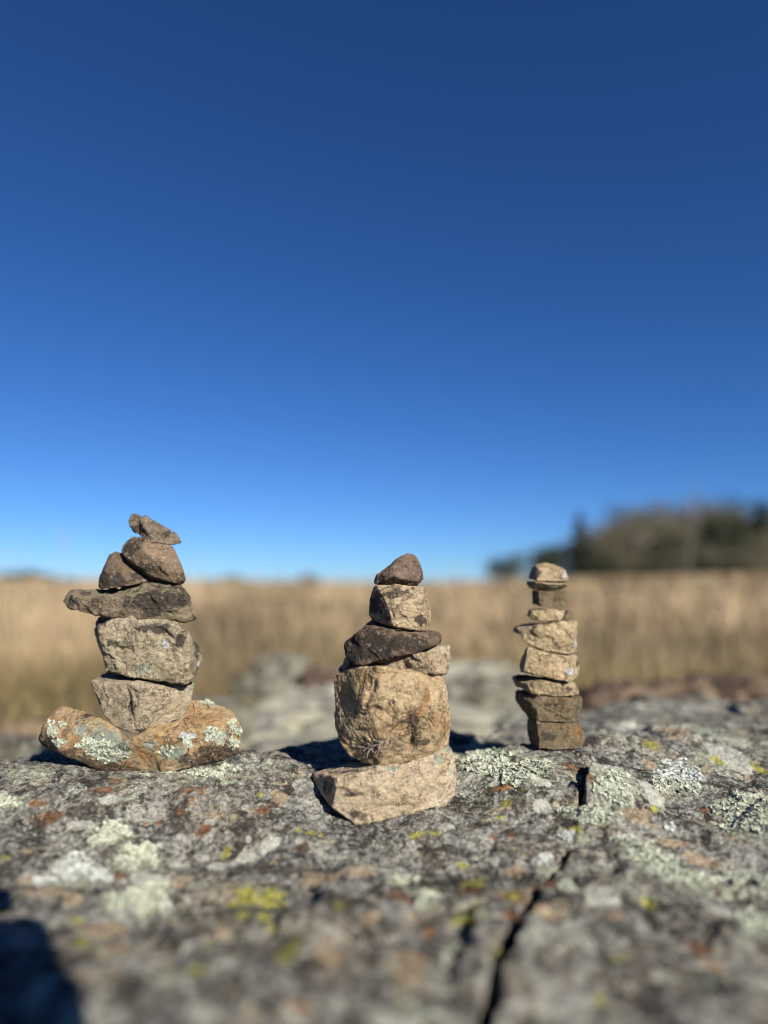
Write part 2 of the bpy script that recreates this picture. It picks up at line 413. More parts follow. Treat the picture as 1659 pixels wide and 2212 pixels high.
egg = stone(ZL, [[(690,360,-5),(702,315,-5),(765,254,0),(860,270,-12),(1060,322,-5),(1100,410,-12),(1140,500,-10),(1155,565,-5),(1140,594,0),(1080,588,-12),(950,553,-15),(880,520,-14),(790,440,-14),(710,390,-10),(850,350,-20),(1000,480,-20),(800,262,18),(1050,330,20),(1130,570,20),(900,530,15),(720,340,12),(800,520,14),(860,552,6)]],
  rock_mat(6, (.29,.21,.14), (.36,.265,.175), (.20,.145,.10), dark=.30),
  'smooth rounded brown stone second from the top of the left cairn', seed=6.3, puff=.016, rough=.8, facet=.45, group=GL, round_=5,
  marks={'patina_shade': [(750,330,80,90,1),(900,480,140,60,.8),(1120,560,60,60,.6),(850,270,120,20,.5)]})
topl = stone(ZL, [
  [(738,130,0),(758,82,0),(800,80,5),(830,98,5),(835,200,-5),(850,240,-8),(775,215,-3),(745,165,-3),(800,100,12),(800,210,10)],
  [(822,104,0),(860,93,0),(960,170,-5),(1000,195,0),(1095,232,0),(1128,290,0),(1060,304,-5),(920,286,-12),(830,245,-8),(850,180,-12),(870,110,14),(1090,240,10),(900,260,12),(1110,290,5)]],
  rock_mat(7, (.23,.185,.135), (.28,.225,.165), (.15,.12,.09), dark=.6),
  'small pointed brown flake with a notch, balanced on the very top of the left cairn', seed=7.7, puff=.016, rough=.9, facet=.7, group=GL, round_=2,
  carve=[([(815,150),(835,210),(900,262)], 26, 3.5)],
  marks={'patina_shade': [(800,190,60,50,.8),(1000,230,80,40,.5)]})

# ================================================================== MIDDLE CAIRN
foot = stone(ZM, [[(270,1790,-35),(240,2000,-33),(410,2124,-35),(560,2110,-35),(870,2025,-30),(1080,1975,-22),(1153,1900,-12),(1148,1620,-12),(1080,1562,-15),(985,1612,-22),(600,1702,-32),(420,1760,-35),(82,1748,8),(110,1812,5),(180,1920,-4),(250,1775,-31),(262,1880,-33),(350,1692,20),(560,1665,20),(1000,1570,22),(1092,1535,10),(300,1900,22),(1100,1850,25),(600,2000,20)]],
  rock_mat(8, (.50,.395,.265), (.57,.47,.335), (.43,.33,.205), dark=.12, grain=.8),
  'big pale pinkish-buff foot stone of the middle cairn with a pointed left end', seed=8.2, rough=.9, facet=.5, group=GM, div=120,
  carve=[([(300,1880),(380,1905),(520,1925)], 14, 2.5),([(700,1880),(860,1950),(960,1900)], 9, 1.2),([(360,2060),(620,1990),(900,1980),(1060,1910)], 10, 1.5),([(590,1960),(600,2020)], 8, 1.2),([(1000,1930),(1080,1900)], 12, 1.6)],
  marks={'patina_shade': [(200,1850,60,130,.8),(360,1905,70,25,.9),(380,2060,120,50,.5),(300,1730,160,25,.7)], 'crust': [(1030,1640,60,50),(690,1710,60,20),(560,1705,30,10),(1100,1560,40,30),(1120,1720,30,40)], 'rustspot': []})  # tall dark patch at the left end: facet shade put into the colour
big = stone(ZM, [[(250,1022,4),(390,958,-12),(580,948,-34),(505,1200,-36),(860,1000,-32),(1055,1008,-22),(620,1250,-38),(1000,1250,-36),(1075,1130,-15),(1103,1280,-12),(1110,1400,-8),(1103,1520,-10),(1060,1570,-12),(1000,1480,-32),(950,1600,-24),(740,1668,-28),(590,1690,-26),(600,1500,-36),(490,1675,-20),(380,1612,-15),(290,1510,-10),(265,1400,0),(258,1200,2),(300,1012,20),(1040,1002,25),(1090,1400,25),(1000,1580,20),(500,1650,20),(300,1450,20),(600,1680,15)]],
  rock_mat(9, (.47,.345,.195), (.55,.42,.255), (.36,.255,.14), dark=.22, rust=.14, grain=.9),
  'biggest stone of the middle cairn, a blocky golden-tan boulder with root debris on its face', seed=9.7, rough=.9, facet=.55, group=GM, div=130,
  carve=[([(560,1000),(540,1080),(500,1190),(470,1280)], 26, 5.0),([(340,1040),(330,1160),(330,1260)], 55, 4),([(480,1290),(560,1260),(650,1290)], 22, 3),([(790,1620),(830,1500),(870,1380)], 14, 2.5),([(900,1480),(1000,1510),(1010,1560)], 38, 4),([(530,1520),(545,1535)], 26, 5),([(700,1550),(640,1640)], 18, 2)],
  marks={'patina_shade': [(540,1200,50,90,.6),(500,1290,70,30,.7),(920,1510,120,50,1),(840,1400,40,100,.7),(620,1500,60,50,.7),(980,1290,50,40,.6),(690,1220,20,60,.6),(700,1620,250,40,.4),(290,1060,40,60,.5)], 'crust': [(252,1220,16,110)], 'rustspot': [(460,1050,50,70),(1060,1400,60,120),(1000,1330,50,60)]})  # ridge and left-edge patches hold painted shade beside real dark skin
def strands(Z, host, spots, mat, n, ln, r, name, label=None):
    bv, base = BV[host.name]; paths = []
    for (cx, cy, rx, ry) in spots:
        for _ in range(n):
            a, b = Z.px(cx+rng.normal()*rx*.5, cy+rng.normal()*ry*.5)
            h = bv.ray_cast(Vector((0, 0, 0)), Vector(ray(a, b)).normalized(), 5.)
            if h[0] is None: continue
            nn = h[1] if h[1].y < 0 else -h[1]
            p = h[0].copy(); d = Vector(rng.normal(size=3)); d = (d-nn*d.dot(nn)*.8).normalized()
            pts = []; L = ln*(.4+rng.random())
            cur = Vector(rng.normal(size=3))*.35
            for j in range(6):
                pts.append(((p+nn*.0006).copy(), r*(1-.12*j)))
                p = p+d*L/5; d = (d+cur*.5+nn*.06-(Vector((0, 0, .05)))).normalized()
            paths.append(pts)
    if not paths: return
    o = tubes(name, paths, mat, host, base, 4)
    if label: o['label'] = label
strands(ZM, big, [(860,1420,40,110),(820,1345,50,20)], M_dirt, 45, .010, .00028, 'root_tangle')
strands(ZM, big, [(590,1530,60,40),(520,1560,60,35)], simple('pale_fibre', (.42,.34,.26), (.20,.15,.11), 400, .0003), 42, .008, .00033, 'root_tangle', 'pale frayed root tangle in a hollow')
strands(ZM, big, [(985,1310,40,50),(690,1230,15,60)], M_straw, 10, .010, .00022, 'straw_wisp')
strands(ZM, big, [(850,1080,30,50)], M_straw, 2, .016, .0002, 'straw_wisp')
flat = stone(ZM, [[(290,998,5),(327,878,10),(450,938,-5),(640,965,-22),(730,852,-22),(870,852,-30),(1000,856,-28),(870,984,-28),(990,997,-30),(1068,994,-25),(1085,920,-18),(1116,850,-10),(1110,788,0),(1010,792,-5),(500,960,-10),(400,890,25),(1100,800,20),(1090,980,15),(350,990,20)]],
  rock_mat(10, (.42,.32,.21), (.50,.40,.28), (.34,.25,.16), dark=.2),
  'thin light-tan slab showing at the right between the golden boulder and the dark slab', seed=10.5, rough=1.2, facet=1.0, group=GM, div=110,
  carve=[([(760,870),(780,940),(870,985)], 18, 2.5),([(980,900),(970,960)], 12, 1.5)],
  marks={'patina_shade': [(380,950,100,60,.9),(560,930,150,40,.7),(760,900,40,40,.4)], 'white': [(1060,800,30,12)]})
dark = stone(ZM, [
  [(325,800,-5),(335,752,-8),(450,692,-20),(720,692,-32),(950,745,-32),(985,785,-32),(870,838,-33),(700,858,-32),(460,933,-22),(420,928,-18),(345,870,-10),(1053,715,-10),(1045,763,-12),(1020,685,0),(900,664,15),(440,692,0),(400,800,20),(1000,780,20),(500,880,15)],
  [(440,692,-10),(470,652,0),(540,587,10),(583,594,8),(660,655,0),(720,692,-28),(560,690,-25),(550,600,20),(450,700,20),(700,700,20)]],
  rock_mat(11, (.20,.14,.10), (.27,.19,.13), (.12,.085,.065), dark=.62, darkcol=(.030,.025,.022)),
  'dark chocolate humped slab, third from the top of the middle cairn', seed=11.2, rough=.8, facet=.5, group=GM, div=110, round_=3,
  marks={'patina_shade': [(520,790,260,130,1.4),(820,780,230,80,1.2),(400,850,110,100,1.2)]})
cube = stone(ZM, [[(515,560,7),(522,440,7),(550,352,8),(580,340,-12),(600,400,-20),(665,500,-26),(690,636,-24),(570,600,-10),(700,337,-15),(915,360,-15),(900,430,-24),(956,460,-10),(963,565,-8),(942,668,-12),(860,668,-22),(780,650,-24),(600,342,18),(900,357,18),(950,560,15),(920,668,12),(540,585,15),(700,650,10)]],
  rock_mat(12, (.42,.31,.20), (.54,.43,.28), (.36,.25,.17), dark=.55, rust=.1),
  'cube-like tan stone with black mottling, second from the top of the middle cairn', seed=12.8, puff=.016, rough=1.1, facet=.8, group=GM,
  carve=[([(660,480),(690,560),(690,610)], 12, 1.5)],
  marks={'patina_shade': [(560,480,70,110,1.2),(740,390,180,50,.8),(890,600,70,50,1),(640,580,60,40,.8)], 'rustspot': []})  # left facet's shade painted as a dark patch; the other mottling is real
topm = stone(ZM, [[(550,300,0),(563,264,-3),(556,325,-5),(690,200,-12),(700,265,-18),(690,330,-10),(750,117,0),(800,98,3),(850,107,0),(878,150,-5),(905,225,-8),(916,285,-5),(880,300,-16),(870,338,-8),(800,348,-10),(740,280,-18),(780,120,14),(900,260,14),(850,335,10),(572,310,10)]],
  rock_mat(13, (.20,.14,.11), (.26,.185,.14), (.14,.10,.085), dark=.3),
  'dark reddish-brown pointed cap stone on top of the middle cairn', seed=13.4, rough=.8, facet=.55, group=GM, round_=3,
  marks={'patina_shade': [(600,290,60,50,1.1),(780,310,120,30,.9),(700,200,60,50,.4)]})

# ================================================================== RIGHT CAIRN
mt = lambda s, k=1.0, dark=.25, rust=.08, g=.8: rock_mat(s, tuple(q*k for q in (.44,.34,.205)), tuple(q*k for q in (.52,.41,.25)), tuple(q*k for q in (.36,.27,.17)), dark=dark, rust=rust*.6, grain=g)
stone(ZR, [[(345,1722,10),(352,1860,8),(400,1990,8),(480,2020,-18),(640,2030,-20),(860,2026,-16),(903,2000,-8),(928,1930,0),(890,1800,-5),(840,1770,-14),(450,1747,-18),(400,1702,22),(860,1722,22),(918,1950,20),(400,1900,22)]],
  mt(20, .46, .4, .2), 'brown mossy block, the lowest stone of the right cairn', seed=20.1, facet=.7, puff=-.003, group=GR,
  marks={'patina_shade': [(560,1900,120,60,.9),(500,1930,60,80,.7)]})
stone(ZR, [[(227,1450,13),(237,1530,11),(330,1650,10),(345,1715,13),(300,1487,-5),(480,1492,-14),(460,1738,-16),(650,1755,-18),(838,1760,-14),(720,1517,-20),(888,1507,-8),(906,1540,0),(875,1660,-8),(460,1640,-18),(250,1422,18),(880,1482,20),(850,1740,18),(380,1700,18)]],
  mt(21, .48, .35, .25), 'reddish-brown stone with a sloping underside, second from the bottom of the right cairn', seed=21.1, facet=.8, puff=-.003, group=GR, marks={'patina_shade': [(560,1580,150,30,.8),(850,1600,40,90,.5)]})
stone(ZR, [[(197,1300,13),(212,1340,10),(240,1400,13),(330,1362,-10),(400,1463,-15),(640,1503,-18),(838,1498,-12),(878,1465,-3),(853,1392,-5),(500,1327,-16),(640,1402,-18),(828,1350,5),(340,1268,10),(250,1274,12),(800,1362,20),(850,1470,18),(260,1400,15)]],
  mt(22, .85, .35, .1), 'jagged flake with a dark tip jutting left, third from the bottom of the right cairn', seed=22.1, facet=1.0, rough=1.0, puff=-.003, group=GR, carve=[([(640,1350),(680,1390),(760,1390)], 30, 2)], marks={'patina_shade': [(740,1430,100,50,.8),(300,1300,140,50,.8)]})
stone(ZR, [[(280,1190,13),(291,1253,-6),(350,1005,-5),(362,1012,-14),(320,1250,-14),(430,1273,-16),(640,1323,-18),(788,1360,-16),(780,1102,-16),(550,1062,-18),(848,1092,-2),(880,1165,2),(856,1308,-5),(330,1052,15),(848,1084,18),(858,1280,16),(303,1230,15)]],
  mt(23, 1.05, .1, .1), 'yellow-tan squared stone with a grey-white lower right corner, fourth up the right cairn', seed=23.1, facet=.6, puff=-.003, group=GR, marks={'white': [(790,1250,55,50)], 'patina_shade': [(860,1170,30,60,.7)], 'rustspot': [(540,1180,40,50)]})
stone(ZR, [[(197,830,13),(232,783,8),(330,758,8),(217,858,8),(300,878,-6),(460,792,-8),(400,900,-8),(480,763,10),(300,840,15)],
  [(290,872,-5),(330,963,-10),(460,1008,-14),(560,1048,-16),(780,1073,-15),(800,900,-18),(690,747,-12),(470,792,-14),(848,752,-2),(858,900,0),(848,1050,-2),(450,772,18),(838,752,18),(838,1020,16),(400,980,14)]],
  mt(24, 1.05, .18, .06), 'pale tan stone with a thin wing pointing left, fifth up the right cairn', seed=24.1, facet=1.0, puff=-.003, group=GR, carve=[([(370,850),(440,900)], 18, 2.5)], marks={'white': [(838,980,16,50),(225,860,20,14)], 'patina_shade': [(760,1000,60,60,.5)]})
stone(ZR, [[(352,680,10),(364,642,8),(400,618,-3),(395,642,-10),(385,708,-8),(410,733,-8),(500,743,-12),(690,740,-12),(723,690,-12),(733,642,-8),(600,627,-12),(400,622,10),(728,642,10),(700,733,10),(370,700,8)]],
  mt(25, 1.12, .15, .06), 'narrow yellowish bar-shaped stone lying third from the top of the right cairn', seed=25.1, facet=.6, puff=-.003, group=GR)
stone(ZR, [[(735,650,8),(740,700,0),(715,738,0),(780,733,3),(825,700,6),(827,662,8),(800,635,12),(760,634,4),(750,650,16),(800,650,18),(780,735,16)]],
  mt(26, .5, .5, .1), 'small dark pebble tucked in behind the right end of the narrow bar stone', name='pebble', cat='pebble', seed=26.1, facet=.4, div=60)
stone(ZR, [[(404,437,13),(404,563,13),(412,573,10),(468,442,-12),(480,578,-12),(520,598,-13),(740,447,-10),(700,626,-12),(752,613,-5),(758,540,0),(422,432,12),(738,437,12),(750,600,12),(430,570,12)]],
  mt(27, .46, .35, .25), 'small square brown stone with a black left side, near the top of the right cairn', seed=27.1, facet=.5, puff=-.003, group=GR)
stone(ZR, [[(352,350,8),(357,380,8),(385,413,8),(430,428,-8),(430,347,-14),(560,372,-17),(758,378,-14),(760,395,-12),(700,423,-10),(600,433,-10),(720,342,0),(380,347,14),(748,370,12),(700,423,10),(430,420,10)]],
  mt(28, .8, .3, .1), 'thin flat flake directly under the round cap of the right cairn', seed=28.1, facet=.8, puff=-.003, group=GR)
stone(ZR, [[(367,320,8),(377,270,8),(402,217,8),(437,180,0),(540,155,2),(640,177,0),(733,227,-2),(766,310,-4),(755,338,-8),(650,348,-14),(450,338,-14),(500,250,-14),(680,250,-13),(450,182,14),(718,232,14),(748,330,12),(392,320,12)]],
  mt(29, 1.0, .38, .0), 'rounded pale cap stone on top of the right cairn', seed=29.1, facet=.6, puff=-.003, group=GR, round_=4, marks={'white': [(735,280,26,55)]})

# ================================================================== ROCK OUTCROP (the ground everything stands on)
ctrl = [(0,2212,.25),(829,2212,.252),(1659,2212,.255),(400,1950,.36),(829,1960,.355),(1250,1960,.35),(1659,1960,.36),
        (768,1782,.464),(811,1779,.465),(900,1754,.470),(961,1740,.478),(985,1717,.488),(700,1755,.475),(660,1700,.50),
        (150,1668,.50),(282,1676,.497),(425,1664,.50),(495,1645,.51),(0,1680,.50),(60,1664,.535),(-100,1668,.54),(0,1800,.43),(300,1800,.43),
        (600,1640,.60),(700,1600,.66),(1000,1630,.575),(1100,1625,.575),(1163,1619,.542),(1200,1623,.539),(1247,1622,.543),(1300,1590,.60),
        (1400,1700,.50),(1659,1750,.46),(1500,1600,.60),(1659,1590,.66),(1400,1528,.95),(1659,1528,.9),(1150,1560,.85),(950,1590,.68),(560,1690,.485),(620,1760,.46)]
cp = np.array([P(*c) for c in ctrl])
extra = [(-.8,.1,-.16),(.8,.1,-.16),(0,-.1,-.155),(-.8,.6,-.15),(.9,.7,-.16),(.9,1.2,-.17),(0,1.3,-.19),(-.6,1.3,-.16),(-.4,-.2,-.16),(.4,-.2,-.16)]
cp = np.vstack([cp, extra]); BASE = -.153
def ker(d): return np.exp(-(d/.17)**2)*.6+1/(1+(d/.05)**2)*.0+np.exp(-(d/.07)**2)*.4
D = np.hypot(cp[:, 0][:, None]-cp[:, 0], cp[:, 1][:, None]-cp[:, 1])
W = np.linalg.solve(ker(D)+np.eye(len(cp))*.03, cp[:, 2]-BASE)
def sstep(t): t = np.clip(t, 0, 1); return t*t*(3-2*t)
def Hbase(x, y):
    z = np.full(x.shape, BASE)
    for (a, b, _), w in zip(cp, W): z = z+w*ker(np.hypot(x-a, y-b))
    # the ledge ends: close behind the left and middle cairns, further off on the right
    yc = .585+.09*sstep((x+.13)/.12)+.26*sstep((x-.09)/.12)+.02*np.sin(x*21)
    z = z-.13*sstep((y-yc)/.16)-.05*sstep((y-yc-.1)/.5)
    z = z-.3*sstep((np.abs(x)-.95)/.35)-.3*sstep((-.1-y)/.25)
    return z
def hit(px, py):
    r = ray(px, py); lo, hi = .12, 1.4
    ys = np.linspace(.15, 1.4, 900); xs = r[0]/r[1]*ys; zs = r[2]/r[1]*ys
    h = Hbase(xs, ys); k = np.argmax(h > zs)
    return np.array([xs[k], ys[k]]) if (h > zs).any() else None

NR, NC = 980, 1280
ty = np.linspace(0, 1, NR); yy = .17*(1.85/.17)**ty-.30
uu = np.linspace(-1, 1, NC); uu = uu*(.62+.38*uu*uu)
Y, U = np.meshgrid(yy, uu, indexing='ij'); X = U*(Y+.50)
x, y = X.ravel(), Y.ravel()
z = Hbase(x, y)
p3 = np.stack([x, y, z*0], 1)
cairn_c = [(-.195, .515), (-.0, .49), (.136, .556)]
near = np.ones(len(x))
for (a, b), r_ in zip(cairn_c, (.075, .06, .03)): near *= 1-.75*np.exp(-(np.hypot(x-a, y-b)/r_)**4)
z += near*.011*fbm(p3, 7, 3, seed=3)
wp = p3+.012*np.stack([fbm(p3, 18, 3, seed=s_) for s_ in (1, 2, 3)], 1)
c1, e1 = cells(wp*np.array([16, 20, 1]), 1.0)
z += near*.0062*c1
z -= near*.0022*np.exp(-(e1/.10)**2)
c2, e2 = cells(wp*np.array([55, 70, 1]), 2.0); z += .0011*c2
z += .0040*fbm(p3, 40, 5, .62, seed=8)
z += .0011*fbm(p3, 190, 3, .65, seed=9, ridged=True)
z += .0006*fbm(p3, 520, 2, .6, seed=12)
# broken step ridges seen near the camera
def poly(pp): return [tuple(h) for h in (hit(a, b) for a, b in pp) if h is not None]
jx = .004*fbm(p3, 40, 3, seed=21); jy = .004*fbm(p3, 40, 3, seed=22)
def side_step(pp, amp, width, fall):
    """raise the rock on the right-hand side of a polyline, fading away with distance"""
    global z
    L = poly(pp); dd, t = seg_dist(x+jx, y+jy, L)
    A = np.array(L); k = np.clip((t*(len(L)-1)).astype(int), 0, len(L)-2)
    s_ = (A[k+1, 0]-A[k, 0])*(y-A[k, 1])-(A[k+1, 1]-A[k, 1])*(x-A[k, 0])
    sg = np.sign(-s_); e = np.clip(np.sin(np.pi*np.clip(t, .03, .97))*2, 0, 1)
    z += amp*e*sstep(.5+sg*dd/width)*np.exp(-(dd/fall)**2)
side_step([(1050,2200),(1105,2040),(1160,1925),(1240,1825)], .003, .004, .08)
side_step([(1254,1745),(1262,1700),(1274,1650)], .010, .003, .035)
side_step([(640,2080),(650,1930),(740,1860),(860,1850)], .005, .022, .07)
side_step([(690,1720),(640,1700),(590,1655)], .004, .006, .03)
side_step([(350,2212),(420,2060),(620,2000),(800,2010)], .004, .012, .06)
for pp, w0, w1, dep in ((((1238,1826),(1200,1868),(1166,1914),(1152,1962),(1108,2040),(1062,2130),(1034,2230)), .0008, .0037, .024),
                        (((1276,1648),(1266,1690),(1256,1748)), .0012, .0030, .014),
                        (((1240,1822),(1222,1836),(1200,1850)), .001, .0014, .006),
                        (((380,2003),(520,1985),(700,2004),(830,1998)), .002, .003, .001),
                        (((1520,1760),(1590,1800),(1659,1815)), .002, .003, .005)):
    L = poly(pp); dd, t = seg_dist(x+jx*.9, y+jy*.9, L); w = (w0+(w1-w0)*t)*np.clip(1+.9*fbm(p3, 60, 3, seed=77), .35, 2)
    z -= dep*np.exp(-(dd/w)**4)*np.clip(.35+t*2, 0, 1)
V = np.stack([x, y, z], 1)
ii = np.arange(NR*NC).reshape(NR, NC)
F = np.stack([ii[:-1, :-1], ii[:-1, 1:], ii[1:, 1:], ii[1:, :-1]], -1).reshape(-1, 4)

# ---- outcrop colours: a mosaic of crusts (pigment), plus placed patches
LZ = lambda L: [(a*.5, 1559.5+b*.5, c*.5, d*.5) for a, b, c, d in L]
RZ = lambda L: [(829.5+a*.5, 1559.5+b*.5, c*.5, d*.5) for a, b, c, d in L]
GREEN = RZ([(430,150,170,80),(580,215,210,70),(1010,290,110,90),(930,410,140,50),(1270,240,150,80),(1590,350,170,60),(1560,440,150,60),(1130,570,110,60),(1230,630,140,66),(1350,690,150,44),(1560,680,150,32),
  (1600,880,100,84),(700,605,66,40),(795,715,50,44),(180,765,84,56),(90,685,90,24),(1430,160,90,40),(1500,80,140,30),(980,60,90,24),(820,470,80,30),(1050,700,50,30),(1300,40,140,20),(250,330,40,14),(450,540,60,18),(1180,770,60,30),(1420,1130,90,40),(150,1230,110,40),(300,1000,60,30)]) \
  + LZ([(490,470,110,58),(600,580,130,74),(600,770,185,84),(30,350,80,40),(900,222,120,34),(1380,150,90,30),(340,650,150,80),(130,240,120,26),(720,1180,80,40),(170,920,60,50),(560,330,50,14),(1000,250,60,14),(850,660,60,24),(1130,200,60,16)])
SP = {
 'pale': LZ([(1070,525,60,30),(1185,495,62,36),(945,568,50,20),(650,652,76,38),(470,352,48,18),(350,445,64,20),(280,600,66,40),(1075,458,14,12),(140,80,120,40),(880,770,50,20),(600,770,150,70)])
       + RZ([(1155,310,48,38),(945,790,72,60),(690,365,46,16),(680,285,40,18),(490,275,38,13),(270,438,36,14),(1440,820,60,35),(1480,130,70,40),(40,1280,120,30),(1050,30,70,20),(950,240,60,30),(120,30,60,30)]),
 'yel': LZ([(1060,720,60,38),(1170,730,56,44),(1235,1070,56,46),(1200,945,42,24),(880,1050,40,18),(905,512,24,12),(980,480,22,24),(1340,480,60,11),(1050,840,50,16),(1130,862,44,20),(1120,305,22,8),(25,585,16,14),(20,800,36,22),(315,880,28,18),(365,990,30,20),(920,355,12,6),(75,465,12,8),(1470,845,26,24),(840,1175,40,20),(750,838,24,16),(645,505,0.1,0.1)])
       + RZ([(375,655,68,30),(360,865,58,40),(530,345,42,16),(545,770,34,34),(140,470,36,12),(222,465,18,8),(500,1010,30,24),(1145,785,40,20),(1150,105,32,14),(560,288,26,9),(600,312,18,8),(1170,420,18,14),(1020,1045,36,18),(825,440,34,18),(335,570,26,14),(500,400,24,9),(930,200,40,16),(1640,180,30,18),(860,550,14,10),(1445,150,26,12),(935,1205,24,20)]),
 'org': LZ([(215,415,74,30),(875,420,42,22),(775,368,24,11),(510,258,42,10),(1135,370,36,30),(450,305,80,16),(170,350,40,20),(832,330,14,9),(870,305,24,9),(690,400,20,14),(630,400,12,14),(610,710,40,16),(510,650,40,18),(1160,350,30,14),(1630,790,20,14),(1290,1265,60,26),(1610,1280,50,30),(320,1060,0.1,0.1),(360,573,22,14),(820,290,80,8)])
       + RZ([(370,700,76,34),(500,300,54,18),(560,455,34,14),(470,465,26,12),(690,740,48,32),(880,330,34,30),(560,890,40,50),(80,750,60,36),(1380,352,30,10),(1310,620,70,16),(200,910,36,30),(1110,1210,60,22),(1350,960,60,30),(30,240,30,10),(760,740,30,40),(820,200,50,14),(650,250,40,18),(560,770,80,50)]),
 'flesh': LZ([(200,730,120,36),(320,750,60,30),(120,670,60,24),(460,890,90,40),(420,930,80,40),(1540,635,80,24),(980,940,70,60),(780,650,40,20),(820,632,22,20),(1180,573,18,8),(660,960,70,26),(1430,1060,60,60),(1210,320,50,30),(500,1010,90,70),(1600,890,60,34),(400,1190,160,60),(1400,660,80,30),(140,350,30,16)])
       + RZ([(110,1090,100,66),(720,872,72,28),(1430,1040,66,46),(1140,190,40,26),(1510,480,46,34),(1250,515,90,18),(1350,560,90,26),(1110,450,60,14),(1000,880,50,26),(940,1210,24,22),(1210,50,80,16),(560,600,60,12),(140,860,60,18),(500,370,60,14),(1330,640,60,18),(1480,1080,50,26),(1430,860,50,14),(890,310,52,44),(1100,430,80,20)]),
 'grn': GREEN,
 'blk': LZ([(1060,430,60,50),(1010,800,240,60),(1250,820,90,70),(700,880,140,26),(820,395,70,30),(1110,600,200,30),(1300,620,200,30),(1000,900,200,20),(1500,830,120,40),(180,195,90,12),(760,300,70,10),(1000,520,80,24)])
       + RZ([(660,460,80,30),(560,440,90,24),(800,810,70,40),(700,560,60,26),(840,200,60,40),(1470,225,40,50),(1250,410,70,40),(1540,340,60,24),(200,660,80,18),(270,700,60,30),(600,700,60,50),(950,520,90,20),(1330,820,90,26),(1500,900,100,26),(1200,210,60,24),(1110,390,60,20),(420,590,120,16)]),
}
me = np_mesh('rock_outcrop', V, F)
for nm, L in SP.items():
    f = np.full(len(x), -1.0)
    for (a, b, rx, ry) in L:
        h0 = hit(a, b)
        if h0 is None or rx < .2: continue
        h1 = hit(a, b-ry); h2 = hit(a, b+ry)
        if h1 is None: continue
        if h2 is None: h2 = 2*h0-h1
        RX = rx*h0[1]/FPX; RY = max(abs(h1[1]-h2[1])*.5, .0015)
        m = (np.abs(x-h0[0]) < RX*2) & (np.abs(y-h0[1]) < RY*2)
        g = 1-np.hypot((x[m]-h0[0])/RX, (y[m]-h0[1])/RY)
        f[m] = np.maximum(f[m], g)
    attr(me, nm, f)

